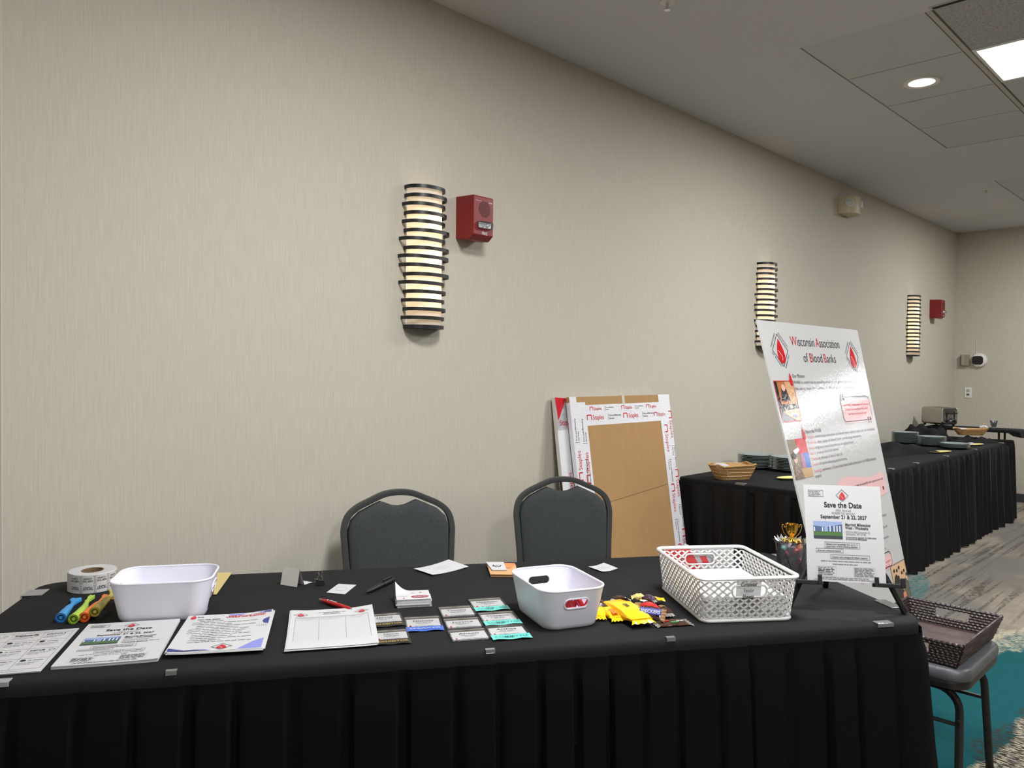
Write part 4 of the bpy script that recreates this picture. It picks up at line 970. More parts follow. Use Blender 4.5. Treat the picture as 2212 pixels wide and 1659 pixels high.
flat_card('scrap_note', 'small white note with faint writing behind the white bins', 'paper', [(1.996, 1.5938), (2.073, 1.5907), (2.0492, 1.5156), (1.9788, 1.525)], M['paper'], curl=lambda a, b: .003 * (a - .5) ** 2 * 4,
          art=lambda k: k.scribble(.25, .6, .5, .1, M['ink3'], 3, .02).scribble(.25, .4, .5, .1, M['ink3'], 6, .02))
# kraft cards with a white logo card on top
kq = [(1.7724, 1.8338), (1.8346, 1.7673), (1.7441, 1.6689), (1.6878, 1.7292)]
t = thing('card_pile', 'pile of kraft and white cards behind the middle bin', 'cards', (1.76, 1.75, TZ + .0005))
for i, (sc, m, dx) in enumerate(((1, M['wood_cut'], 0), (.97, M['wood_cut'], .004), (1, M['wood_cut'], -.002))):
    MB().prism([((x - 1.76) * sc + dx, (y - 1.75) * sc) for x, y in kq[::-1]], .001 + i * .0032, .0035 + i * .0032).build('kraft_card', m, t)
MB().prism([(x - 1.76, y - 1.75) for x, y in ((1.79, 1.815), (1.8346, 1.7673), (1.78, 1.735), (1.76, 1.77))][::-1], .0108, .0112).build('orange_print', mat('orange_ink', (224, 138, 84), .7), t)
wq = [(1.7706, 1.838), (1.8124, 1.7988), (1.748, 1.7199), (1.715, 1.7505)]
o = MB().prism([(x - 1.76, y - 1.75) for x, y in wq[::-1]], .0115, .0135).build('white_card', M['paper'], t)
Ink().path(ell(.004, .03, .017, .012, 14, .9)[2:12], .004, M['ink'], 1).words(-.015, .03, .01, .005, M['ink'], 2).words(-.012, .022, .006, .004, M['ink'], 3).build('print', lambda a, b, l: (a, b, .0136 + l), o)
# stack of drink tickets, the top one curled up
t = thing('ticket_stack', 'small stack of white tickets with a maroon oval, top one curling up', 'tickets', mx=yaw_fn(1.2874, 1.6775, TZ + .0005, math.atan2(1.6272 - 1.6775, 1.3612 - 1.2874)))
for i in range(7): MB().box(0, .092, 0, .060, 0, .0026).build('ticket', M['paper'], t, mx=Matrix.Translation((random.uniform(-.003, .003), random.uniform(-.003, .003), .0003 + i * .0029)) @ rotz(random.uniform(-.03, .03)))
maroon = mat('maroon_ink', (146, 40, 70), .6)
cu = lambda a, b: .034 * max(0, .45 - a) ** 2 * 4 * max(0, b - .55) * 2.2
o = sheet_mesh(.092, .085, cu, M['paper'], t, mx=Matrix.Translation((0, 0, .0212)), name='top_ticket')
Ink().poly(ell(.064, .024, .024, .0125, 22), maroon, 1).words(.05, .026, .08, .0035, M['paper'], 1, 2).words(.048, .020, .08, .0035, M['paper'], 2, 2).words(.005, .03, .03, .003, M['ink3'], 3).drop(.02, .013, .005, .007, M['red']).words(.04, .058, .06, .004, M['ink3'], 5).poly(ell(.068, .062, .004, .003, 8), M['ink'], 1).build('print', lambda a, b, l: (a, b, cu(a / .092, b / .085) + l + .0001), o)

# pens
def pen(label, p, q, r, body, tipm, cat='pen', name='ballpoint_pen', art=None, cap=False, gr=None):
    a = Vector((p[0], p[1], 0)); b = Vector((q[0], q[1], 0)); L = (b - a).length; rz = math.atan2(b.y - a.y, b.x - a.x)
    t = thing(name, label, cat, mx=yaw_fn(p[0], p[1], TZ + r + .001, rz) @ Matrix.Rotation(PI / 2, 4, 'Y'), group=gr)
    MB().lathe([(.0008, 0), (r * .35, .004), (r * .62, .016)], 14).build('tip', tipm, t, smooth=True)
    MB().lathe([(r * .62, .016), (r * .95, .03), (r, L * .5), (r * .92, L - .008), (r * .8, L - .003)], 14).build('barrel', body, t, smooth=True)
    MB().lathe([(r * .5, L - .003), (r * .5, L + .003)], 10).build('end_cap', tipm, t)
    if cap:
        MB().lathe([(r * 1.12, L * .60), (r * 1.15, L * .62), (r * 1.1, L - .002), (r * .9, L + .001)], 14).build('cap', body, t, smooth=True)
        MB().box(-r * 1.7, -r * 1.1, -.003, .003, L * .63, L * .95).build('pocket_clip', body, t, bevel=.0008)
    if art: art(t, L, r)
redpen = mat('red_pen_barrel', (176, 26, 32), .25, spec=.6); silver = mat('silver_plastic', (160, 160, 160), .35, metal=.6)
def penprint(t, L, r):
    Ink().words(.05, -.001, .082, .006, M['paper'], 4, 1).drop(.043, 0, .005, .008, M['paper'], 1).build('lettering', lambda a, b, l: (-math.cos(b / r) * (r + .0004 + l), math.sin(b / r) * (r + .0004 + l), a), t)
pen('red ballpoint pen with white lettering lying above the sign-up sheets', (1.1706, 1.8724), (1.1811, 1.7332), .0062, redpen, silver, art=penprint)
pen('black capped marker lying beside the white card', (1.2994, 1.8334), (1.436, 1.8903), .0072, M['black_plastic'], M['black_plastic'], 'marker', 'marker_pen', cap=True)
pen('red pen mostly hidden behind the middle white bin', (1.93, 1.56), (1.868, 1.655), .0055, redpen, M['paper'])

# ------------------------------------------------------------------ sweets spilled between bin and basket
wy = mat('yellow_wrapper', (244, 196, 30), .22, spec=.6); wbr = mat('brown_wrapper', (64, 38, 28), .22, spec=.6); wred = mat('red_wrapper', (196, 44, 48), .22, spec=.6); wpu = mat('purple_brown_wrapper', (70, 48, 66), .22, spec=.6); wgo = mat('gold_brown_wrapper', (146, 112, 74), .25, spec=.6); wor = mat('orange_wrapper', (238, 120, 40), .25, spec=.6); wtan = mat('cream_wrapper', (222, 204, 130), .25, spec=.6); wsil = mat('silver_wrapper_edge', (190, 184, 176), .25, metal=.7)
swb = mat('blue_white_label', (58, 62, 150), .4)
def candy(label, name, p, q, wd, ht, m, ends=None, z=TZ + .001, tilt=0, art=None, seed=0, rollx=0):
    a = Vector((p[0], p[1], 0)); b = Vector((q[0], q[1], 0)); L = (b - a).length; rz = math.atan2(b.y - a.y, b.x - a.x)
    t = thing(name, label, 'sweet', mx=yaw_fn(p[0], p[1], z, rz) @ Matrix.Rotation(-tilt, 4, 'Y') @ Matrix.Translation((0, 0, ht / 2)) @ Matrix.Rotation(rollx, 4, 'X') @ Matrix.Translation((0, 0, -ht / 2)), group='wrapped sweets spilled on the table'); rr = random.Random(seed)
    e = min(.012, L * .16); rings = []; N = 9
    for i in range(N):
        f = i / (N - 1); x = e + (L - 2 * e) * f; k = min(1, 2.6 * min(f, 1 - f) + .28)
        ring = []
        for j in range(12):
            th = 2 * PI * j / 12; c, s_ = math.cos(th), math.sin(th)
            rx = wd / 2 * (abs(c) ** .6) * (1 if c > 0 else -1) * (1 - .1 * (1 - k)); rz_ = ht / 2 * (abs(s_) ** .6) * (1 if s_ > 0 else -1) * k
            ring.append((x + rr.uniform(-.001, .001), rx + rr.uniform(-1, 1) * wd * .03, max(ht / 2 + rz_ + rr.uniform(-1, 1) * ht * .07, .0006)))
        rings.append(ring)
    MB().loft(rings).build('wrapper', m, t, smooth=True, angle=28)
    for s_, x in ((-1, e), (1, L - e)):
        V = []; n = 8
        for r in range(2):
            for i in range(n + 1): V.append((x + s_ * e * r, wd * 1.05 * (i / n - .5) * (.8 + .25 * r), ht * (.5 - .22 * r) + (.0014 if i % 2 else -.0014) * r + .0006))
        MB().add(V, [(i, i + 1, n + 2 + i, n + 1 + i) for i in range(n)]).build('crimped_end', ends or m, t)
    if art: art(t, L, wd, ht)
    return t
def label_art(word, ink, panel=None, f0=.2, f1=.8):
    def g(t, L, w, h):
        k = Ink()
        if panel: k.rect(L * f0, -w * .24, L * f1, w * .26, panel, 1, .006)
        if word: k.text(word, L * .5, -w * .14, w * .36, ink, 'c', fit=L * (f1 - f0) * .9, bold=.02, lay=2)
        k.build('wrapper_print', lambda a, b, l: (a, b, h * (1.0 - .25 * (2 * abs(b) / w) ** 2) + .0012 + l), t)
    return g
candy('orange-banded yellow sweet half hidden behind the white bin', 'small_sweet', (1.592, 1.250), (1.638, 1.278), .03, .014, wor, wy, seed=1)
candy('crumpled yellow sweet wrapper closest to the white bin', 'small_sweet', (1.662, 1.292), (1.59, 1.229), .032, .018, wy, wy, seed=2)
candy('small yellow sweet with an orange patch on its end', 'small_sweet', (1.668, 1.282), (1.610, 1.186), .034, .02, wy, wy, art=label_art('', M['ink'], wor, .5, .85), seed=3)
candy('largest yellow sweet bag in the pile', 'sweet_bag', (1.712, 1.286), (1.624, 1.118), .062, .026, wy, wy, art=label_art('m', wbr, None, .45, .6), z=TZ + .006, seed=4)
candy('dark brown sweet at the back behind the yellow bag', 'small_sweet', (1.742, 1.306), (1.79, 1.286), .026, .016, wbr, wsil, seed=5)
candy('dark sweet with a white end beside the yellow wrappers', 'small_sweet', (1.712, 1.336), (1.686, 1.292), .022, .014, wbr, M['paper'], seed=6)
candy('cream sweet at the top of the pile', 'small_sweet', (1.778, 1.268), (1.806, 1.236), .03, .014, wtan, wtan, z=TZ + .012, seed=7)
candy('thin flat yellow sweet at the back right of the pile', 'small_sweet', (1.786, 1.246), (1.832, 1.196), .028, .008, wy, wy, z=TZ + .012, seed=8)
candy('purple-brown sweet resting on the red one', 'chocolate_bar', (1.775, 1.232), (1.772, 1.182), .026, .018, wpu, wbr, z=TZ + .018, seed=9)
candy('red and white sweet in the middle of the pile', 'chocolate_bar', (1.742, 1.212), (1.722, 1.142), .03, .018, wred, wgo, z=TZ + .012, art=label_art('', M['ink'], M['paper'], .1, .3), seed=10)
candy('gold-brown sweet next to the yellow bag', 'chocolate_bar', (1.766, 1.236), (1.700, 1.188), .022, .016, wgo, wgo, z=TZ + .004, seed=11)
candy('dark chocolate bar with a blue and white label in front', 'chocolate_bar', (1.664, 1.168), (1.690, 1.100), .034, .022, wbr, wgo, z=TZ + .013, rollx=.8, art=label_art('SNICKERS', M['paper'], swb, .12, .88), seed=12)
candy('brown sweet with pale stripe nearest the basket', 'chocolate_bar', (1.772, 1.182), (1.738, 1.116), .03, .02, wbr, wsil, art=label_art('', M['ink'], wgo, .3, .5), seed=13)
def flat_print(t, L, w, h):
    k = Ink().poly(ell(L * .3, w * .1, .014, .006, 12), M['red'], 1).poly(ell(L * .55, -w * .15, .012, .006, 12), mat('green_ink', (70, 130, 70), .4), 1).text('ms', L * .62, -w * .1, .016, M['paper'], bold=.03)
    k.build('wrapper_print', lambda a, b, l: (a, b, h + .0012 + l), t)
candy('flat dark sweet packet lying in front of the basket', 'sweet_packet', (1.664, 1.118), (1.746, 1.064), .05, .006, wbr, wsil, art=flat_print, seed=14)

# ------------------------------------------------------------------ prize bucket with trophy
t = thing('candy_bucket', 'clear plastic bucket of wrapped sweets behind the lattice basket', 'bucket', (2.405, 1.10, TZ + .0005))
MB().lathe([(.036, .001), (.040, .003), (.0505, .10), (.053, .101), (.053, .104), (.050, .104), (.0385, .005), (.036, .004)], 32).build('bucket_body', M['bucket'], t, smooth=True)
MB().tube([(.052 * math.cos(a), .052 * math.sin(a), .085 - .07 * math.sin((a - 3.0) / 1.2 * PI / 1.3) ** 2) for a in [3.0 + 1.4 * i / 12 for i in range(13)]], .0012, 6).build('wire_handle', M['black_metal'], t)
rr = random.Random(21)
cols = [(196, 40, 48), (150, 90, 150), (110, 170, 150), (214, 120, 50), (90, 120, 70), (200, 170, 190), (60, 44, 40), (180, 60, 100), (80, 70, 66), (210, 190, 120)]
cm = [mat('bucket_sweet_%d' % i, c, .3, spec=.6) for i, c in enumerate(cols)]
for i in range(26):
    z = .014 + .0031 * i; R_ = (.036 + z * .10) * (.62 if i % 3 else .30); a = i * 2.4
    o = MB().lathe([(.001, -.012), (.006, -.010), (.0095, -.004), (.0095, .004), (.006, .010), (.001, .012)], 10).build('wrapped_sweet', cm[i % 10], None, smooth=True)
    o.matrix_world = Matrix.Translation((2.405 + R_ * math.cos(a), 1.10 + R_ * math.sin(a), TZ + z)) @ rotz(rr.uniform(0, 6)) @ Matrix.Rotation(rr.uniform(.6, 2.4), 4, 'X') @ Matrix.Diagonal((1.3, 1.3, 1, 1))
    tag(o, 'small wrapped sweet inside the clear bucket', 'sweet', 'wrapped sweets in the clear bucket')
# clear crumpled film tucked in the rim
fb = MB(); rr = random.Random(4)
for i in range(22):
    a = 2 * PI * i / 22; r0 = .040; p = Vector((r0 * math.cos(a), r0 * math.sin(a), .094)); q = Vector((.058 * math.cos(a + .2), .058 * math.sin(a + .2), .106 + rr.uniform(0, .012))); s_ = Vector((.048 * math.cos(a + .45), .048 * math.sin(a + .45), .100 + rr.uniform(0, .008)))
    fb.add([tuple(p), tuple(q), tuple(s_)], [(0, 1, 2)])
fb.build('crumpled_film', clear_mat('crumpled_film', (240, 240, 240), .35, .1, .15, (225, 225, 225)), t)
t = thing('mini_trophy', 'small gold plastic trophy cup on top of the candy bucket', 'trophy', (2.412, 1.104, TZ + .098), math.radians(-45))
MB().lathe([(.012, 0), (.013, .004), (.006, .010), (.004, .016), (.007, .022), (.013, .030), (.0175, .042), (.0185, .056), (.0195, .058), (.0195, .060), (.0175, .059), (.016, .045), (.010, .032), (.001, .030)], 28).build('cup', M['gold'], t, smooth=True)
for s in (-1, 1):
    MB().tube(arc_pts([(s * .0185, 0, .052), (s * .024, 0, .050), (s * .025, 0, .056), (s * .031, 0, .057), (s * .030, 0, .045), (s * .024, 0, .030), (s * .013, 0, .019), (s * .006, 0, .014)], 4), .0012, 6).build('handle', M['gold'], t, smooth=True)
bw = MB()
for i in range(9):
    a = 2 * PI * i / 9; bw.add([(0, 0, .006), (.026 * math.cos(a - .25), .026 * math.sin(a - .25), .012), (.032 * math.cos(a), .032 * math.sin(a), .003), (.026 * math.cos(a + .25), .026 * math.sin(a + .25), .014)], [(0, 1, 2), (0, 2, 3)])
bw.build('gold_foil_bow', mat('gold_foil_paper', (230, 206, 120), .25, metal=.5), t)

# ------------------------------------------------------------------ tabletop easel with the flyer
EY, EL = -.943, .257
ew, eh = .201, .2595
emx = Matrix.Translation((2.139, .8256, .8373)) @ rotz(EY) @ Matrix.Rotation(-EL, 4, 'X')      # local x across, z up the sheet, -y to the viewer
ebase = Matrix.Translation((2.139, .8256, 0)) @ rotz(EY)
t = thing('tabletop_easel', 'small black tabletop easel holding the flyer', 'easel', (2.139, .8256, TZ + .003)); inv = Matrix.Translation((2.139, .8256, TZ)).inverted()
def W(*p): return tuple(inv @ Vector(p))
ap = inv @ (emx @ Vector((0, .012, .235)))
fl, frr, bk = Vector(W(2.046, .943, TZ)), Vector(W(2.226, .703, TZ)), Vector(W(2.33, .96, TZ))
for nm, f in (('leg', fl), ('leg', frr), ('leg', bk)):
    d = (ap - f); MB().tube([tuple(f), tuple(f + d * .3), tuple(f + d * .32), tuple(ap)], [.0078, .0072, .0056, .005], 10).build(nm, M['black_plastic'], t, smooth=True)
    MB().tube([tuple(f + Vector((0, 0, .0002))), tuple(f + d * .04)], .0088, 10).build('foot', M['black_plastic'], t)
for s in (-1, 1):
    o = MB()
    o.box(s * .105 - .038, s * .105 + .038, -.020, .006, -.012, -.001)
    for k in (-.033, .033): o.box(s * .105 + k - .005, s * .105 + k + .005, -.025, -.016, -.012, .014)
    o = o.build('tray_arm', M['black_plastic'], t, bevel=.0015); o.matrix_local = inv @ emx
    MB().tube([tuple(inv @ (emx @ Vector((s * .075, .006, -.005)))), tuple((fl if s < 0 else frr) + (ap - (fl if s < 0 else frr)) * .31)], .004, 8).build('arm_joint', M['black_plastic'], t)
t = thing('easel_flyer', 'Save the Date flyer standing on the small black easel', 'flyer', mx=emx)
cu = lambda a, b: -.006 * math.sin(PI * b) * (1 - .3 * a) + .004 * b
mb = MB(); n = 12; k = n + 1
V = [(ew * (i / n - .5), -.004 + cu(i / n, j / n), eh * j / n) for j in range(k) for i in range(k)]; F = [(j * k + i, j * k + i + 1, (j + 1) * k + i + 1, (j + 1) * k + i) for j in range(n) for i in range(n)]
mb.add(V + [(a, b + .0006, c) for a, b, c in V], F + [tuple(k * k + q for q in f[::-1]) for f in F])
s_ = mb.build('sheet', M['paper'], t, smooth=True)
flyer_art(ew, eh, True).build('print', lambda a, b, l: (a - ew / 2, -.0042 - l + cu(a / ew, b / eh), b), s_)

# ------------------------------------------------------------------ the big poster on its floor easel
PTL, PTR, PBR, PBL = Vector((2.7202, 1.3914, 1.5926)), Vector((3.634, 1.3731, 1.5926)), Vector((3.6372, 1.1175, .4064)), Vector((2.7241, 1.0764, .4064))
pw, ph = .914, 1.22
PN = ((PBR - PBL).cross(PTL - PBL)).normalized()       # towards the viewer (-y)
if PN.y > 0: PN = -PN
PO = Vector((3.18, 1.10, .4064))
def psurf(s, u, l=0): return tuple((PBL * (1 - s) + PBR * s) * (1 - u) + (PTL * (1 - s) + PTR * s) * u + PN * l - PO)
def gloss(name, c): return mat(name, c, .10, spec=.6, bump=((170, 170, 70), .15, .004))
G_white = gloss('glossy_poster_white', (196, 196, 195)); G_ink = gloss('poster_black', (42, 40, 44)); G_grey = gloss('poster_grey', (104, 102, 106)); G_red = gloss('poster_red', (196, 30, 40)); G_rose = gloss('poster_rose_text', (222, 140, 148)); G_pink = gloss('poster_pink', (232, 188, 190))
t = thing('poster_board', 'tall glossy white poster board about blood banks on a floor easel', 'poster', tuple(PO))
mb = MB(); n = 30; k = n + 1
V = [psurf(i / n, j / n) for j in range(k) for i in range(k)]; V2 = [psurf(i / n, j / n, -.006) for j in range(k) for i in range(k)]
F = [(j * k + i, j * k + i + 1, (j + 1) * k + i + 1, (j + 1) * k + i) for j in range(n) for i in range(n)]
edge = list(range(k)) + [j * k + n for j in range(1, k)] + [n * k + i for i in range(n - 1, -1, -1)] + [j * k for j in range(n - 1, 0, -1)]
mb.add(V + V2, F + [tuple(k * k + q for q in f[::-1]) for f in F] + [(edge[i], k * k + edge[i], k * k + edge[(i + 1) % len(edge)], edge[(i + 1) % len(edge)]) for i in range(len(edge))])
board = mb.build('board', G_white, t, smooth=True, angle=40)
def pput(name, ik): return ik.build(name, lambda a, b, l: psurf(a / pw, b / ph, l + .0006), t)
X = lambda s: s * pw
Y = lambda u: u * ph
ik = Ink()
def mixed(ik, words_, x, y, size, fit, al='l'):
    """heading with red capitals"""
    full = ' '.join(words_); W0 = text_mesh(full)[2]; sx = fit / (W0 * size); cx = x
    for w in words_:
        red = w[0].isupper(); i0 = 0
        if red:
            ik.text(w[0], cx, y, size, G_red, sx=sx, bold=-.008); cx += (text_mesh(w[0] + 'o')[2] - text_mesh('o')[2]) * size * sx * 1.0; i0 = 1
        if w[i0:]: ik.text(w[i0:], cx, y, size, G_ink, sx=sx, bold=-.008); cx += text_mesh(w[i0:])[2] * size * sx
        cx += .24 * size * sx
mixed(ik, ['Wisconsin', 'Association'], X(.250), Y(.925), .056, X(.50)); pput('title_lettering', ik); ik = Ink(); mixed(ik, ['of', 'Blood', 'Banks'], X(.335), Y(.872), .054, X(.34))
pput('title_lettering', ik)
for cx, cy in ((.138, .907), (.872, .898)):
    ik = Ink(); cx, cy = X(cx), Y(cy); hw, hh = X(.068), Y(.052)
    ik.path([(cx, cy + hh), (cx + hw, cy), (cx, cy - hh), (cx - hw, cy)], .0028, G_ink, 1, True)
    ik.drop(cx, cy - .002, .062, .098, G_red, 2, G_white)
    an = math.atan2(hh, hw); Ld = math.hypot(hw, hh)
    for s_, x0, y0, ro in (('WISCONSIN', cx - hw - .006, cy + .008, an), ('ASSOCIATION', cx + .008, cy + hh + .004, -an), ('OF BLOOD', cx - hw - .012, cy - .010, -an), ('BANKS, INC.', cx + .014, cy - hh - .008, an)):
        ik.text(s_, x0, y0, .0115, G_ink, rot=ro, fit=Ld * .86)
    pput('emblem', ik)
ik = Ink(); ik.text('Our Mission', X(.190), Y(.820), .020, G_ink, fit=X(.115)); pput('heading_lettering', ik); ik = Ink(); ik.text('About the WABB', X(.190), Y(.643), .020, G_ink, fit=X(.158)); pput('heading_lettering', ik)
ik = Ink()
ik.text('WABB is committed to providing education and generating a forum for', X(.190), Y(.801), .0165, G_grey, fit=X(.655)); pput('text_line', ik); ik = Ink(); ik.text('discussing issues for individuals in Wisconsin who are engaged', X(.190), Y(.781), .0165, G_grey, fit=X(.615)); pput('text_line', ik)
for u, first, rest, f in ((.627, 'Provide', 'continuing education on blood bank related topics to our members', .77), (.609, 'Promote', 'the value of blood bank continuing education', .58), (.592, 'Maintain', 'a high level of blood bank proficiency throughout the state.', .485), (.576, 'Sponsor', 'an annual blood bank seminar.', .297), (.559, 'Promote', 'an exchange of ideas or materials.', .33), (.542, 'Provide', 'a forum for discussing mutual concerns.', .366), (.522, 'Encourage', 'involvement of all blood bank related health professionals in the WABB educational', .71)):
    ik = Ink(); W0 = text_mesh(first + ' ' + rest)[2]; sx = X(f) / (W0 * .0165); ik.text(first, X(.190), Y(u), .0165, G_rose, sx=sx); ik.text(rest, X(.190) + (text_mesh(first)[2] + .28) * .0165 * sx, Y(u), .0165, G_grey, sx=sx); pput('text_line', ik)
ik = Ink(); ik.text('program.', X(.190), Y(.506), .0165, G_grey, fit=X(.064)); pput('text_line', ik); ik = Ink()
for u, s_, s1 in ((.325, 'profession,', .885), (.287, 'action and', .862), (.252, 'information', .852), (.218, 'on,', .79)): ik.text(s_, X(s1), Y(u), .0165, G_grey, 'r'); pput('text_line', ik); ik = Ink()
# pictures: a speaker at a lectern, a woman with a sample tube, a group at a meeting
pic = {k: gloss('picture_' + k, c) for k, c in dict(oak=(176, 110, 64), pale=(206, 160, 118), suit=(40, 38, 44), skin=(224, 176, 156), desk=(206, 150, 96), white=(226, 226, 230), blue=(58, 76, 160), taupe=(128, 108, 90), olive=(126, 110, 84), sky=(84, 120, 190), rose=(176, 110, 140), sand=(190, 160, 118), dark=(30, 28, 30), peach=(222, 184, 140), green=(92, 92, 72), coral=(222, 130, 110)).items()}
x0, x1, y0, y1 = X(.014), X(.182), Y(.686), Y(.808); w, h = x1 - x0, y1 - y0; ik = Ink()
ik.rect(x0, y0, x1, y1, pic['oak'], 1); ik.rect(x0 + w * .55, y0 + h * .3, x1, y1, pic['pale'], 2); ik.rect(x0, y0, x0 + w * .14, y1, pic['dark'], 2)
ik.poly([(x0 + w * .2, y0 + h * .5), (x0 + w * .3, y0 + h * .82), (x0 + w * .55, y0 + h * .82), (x0 + w * .66, y0 + h * .5)], pic['suit'], 3); ik.poly(ell(x0 + w * .42, y0 + h * .84, w * .1, h * .09), pic['skin'], 4)
ik.rect(x0, y0, x1, y0 + h * .42, pic['suit'], 3); ik.poly([(x0 + w * .1, y0 + h * .24), (x1, y0 + h * .30), (x1, y0), (x0 + w * .75, y0)], pic['desk'], 4)
ik.poly([(x0 + w * .5, y0 + h * .14), (x0 + w * .8, y0 + h * .12), (x0 + w * .85, y0 + h * .2), (x0 + w * .55, y0 + h * .22)], pic['white'], 5); ik.poly([(x0 + w * .62, y0 + h * .08), (x0 + w * .85, y0 + h * .08), (x0 + w * .8, y0 + h * .15), (x0 + w * .62, y0 + h * .15)], pic['blue'], 6); ik.poly(ell(x0 + w * .3, y0 + h * .26, w * .06, h * .05), pic['skin'], 6); ik.poly(ell(x0 + w * .62, y0 + h * .36, w * .08, h * .05), pic['skin'], 5)
ik.frame(x0 - .003, y0 - .003, x1 + .003, y1 + .003, .003, G_red, 6); pput('photograph', ik)
x0, x1, y0, y1 = X(.008), X(.176), Y(.512), Y(.631); w, h = x1 - x0, y1 - y0; ik = Ink()
ik.rect(x0, y0, x1, y1, pic['olive'], 1); ik.poly([(x0 + w * .42, y1), (x1, y1), (x1, y0 + h * .62), (x0 + w * .5, y0 + h * .6)], G_red, 2)
ik.rect(x0 + w * .52, y0 + h * .24, x1, y0 + h * .62, pic['sky'], 3); ik.rect(x0 + w * .52, y0 + h * .24, x0 + w * .70, y0 + h * .62, pic['rose'], 4); ik.rect(x0 + w * .4, y0, x1, y0 + h * .24, pic['sand'], 2)
ik.poly([(x0 + w * .02, y0), (x0 + w * .1, y0 + h * .4), (x0 + w * .35, y0 + h * .42), (x0 + w * .5, y0)], pic['taupe'], 5); ik.poly(ell(x0 + w * .22, y0 + h * .5, w * .1, h * .1), pic['skin'], 6); ik.poly(ell(x0 + w * .18, y0 + h * .58, w * .12, h * .08), pic['dark'], 7); ik.poly([(x0 + w * .25, y0 + h * .6), (x0 + w * .55, y0 + h * .7), (x0 + w * .5, y0 + h * .78), (x0 + w * .2, y0 + h * .72)], pic['white'], 6)
pput('photograph', ik)
x0, x1, y0, y1 = X(.79), X(.995), Y(.005), Y(.158); w, h = x1 - x0, y1 - y0; ik = Ink()
ik.rect(x0, y0, x1, y1, pic['peach'], 1); ik.poly([(x0, y0), (x0, y0 + h * .55), (x0 + w * .2, y0 + h * .8), (x0 + w * .45, y0 + h * .72), (x0 + w * .6, y0 + h * .3), (x0 + w * .55, y0)], pic['dark'], 2)
ik.poly([(x0 + w * .55, y0), (x0 + w * .62, y0 + h * .5), (x0 + w * .8, y0 + h * .62), (x1, y0 + h * .5), (x1, y0)], pic['green'], 2); ik.poly([(x0 + w * .42, y0), (x0 + w * .5, y0 + h * .33), (x0 + w * .68, y0 + h * .33), (x0 + w * .72, y0)], pic['coral'], 3)
for a, b in ((.18, .82), (.36, .80), (.52, .84), (.66, .70), (.82, .72), (.94, .62)): ik.poly(ell(x0 + w * a, y0 + h * b, w * .055, h * .07), pic['skin'], 4); ik.poly(ell(x0 + w * a, y0 + h * (b + .05), w * .055, h * .04), pic['dark'], 5)
ik.frame(x0 - .002, y0 - .002, x1, y1 + .002, .003, G_grey, 6); pput('photograph', ik)
for cx, cy in ((.168, .815), (.172, .645)): pput('drop_mark', Ink().drop(X(cx), Y(cy), .024, .052, G_red, 8))
def quote(x0, y0, x1, y1, lines, marks=True, shift=.008):
    ik = Ink(); ik.rect(x0 + shift, y0 - shift, x1 + shift, y1 - shift * 1.6, G_pink, 1)
    ik.path(rrect(x1 - x0, y1 - y0, .022, 5, (x0 + x1) / 2, (y0 + y1) / 2), .0035, G_ink, 2, True)
    for i, s_ in enumerate(lines): ik.text(s_, (x0 + x1) / 2, y1 - .040 - i * .019, .0145, G_red, 'c', fit=(x1 - x0) * (.9 - .12 * i))
    if marks:
        for xx, yy, sg in ((x0 + .018, y1 - .004, 1), (x0 + .042, y1 - .004, 1), (x1 - .05, y0 + .002, -1), (x1 - .026, y0 + .002, -1)):
            ik.poly(ell(xx, yy - sg * .004, .008, .008, 12), G_ink, 3); ik.poly([(xx - sg * .008, yy - sg * .004), (xx - sg * .004, yy + sg * .016), (xx + sg * .002, yy + sg * .018), (xx + sg * .001, yy)], G_ink, 3)
    pput('quote_panel', ik)
quote(X(.618), Y(.666), X(.962), Y(.752), ('"I joined WABB to be able to connect with others who', 'are also in the transfusion field, to find', 'I can learn and understand more"'))
quote(X(.40), Y(.160), X(.832), Y(.208), ('a small amount can', 'really be helpful'), False)
ik = Ink(); ik.poly([(X(a), Y(b)) for a, b in ((.385, .46), (.40, .475), (.47, .487), (.545, .486), (.66, .476), (.78, .468), (.86, .470), (.93, .478), (.95, .462), (.962, .43), (.955, .40), (.90, .395), (.70, .39), (.50, .39), (.40, .40), (.38, .43))], G_pink, 1)
ik.text('I love learning things and when we successfully reach a group and serve well', X(.43), Y(.448), .015, G_ink, fit=X(.50)); ik.text('"', X(.905), Y(.395), .05, G_ink, 'l', bold=.03)
pput('quote_panel', ik)
# black floor easel behind the poster
e = thing('floor_easel', 'black floor easel carrying the tall poster', 'easel', (3.12, 1.15, 0)); EO = Vector((3.12, 1.15, 0))
for a, b in (((2.93, 1.03, 0), (3.14, 1.44, 1.50)), ((3.28, 1.06, 0), (3.2, 1.44, 1.50)), ((3.72, 1.52, 0), (3.17, 1.46, 1.50))):
    MB().tube([tuple(Vector(a) - EO), tuple(Vector(b) - EO)], .011, 10).build('leg', M['black_metal'], e)
MB().box(-.22, .24, -.10, .02, .378, .398).build('ledge', M['black_metal'], e, bevel=.002)

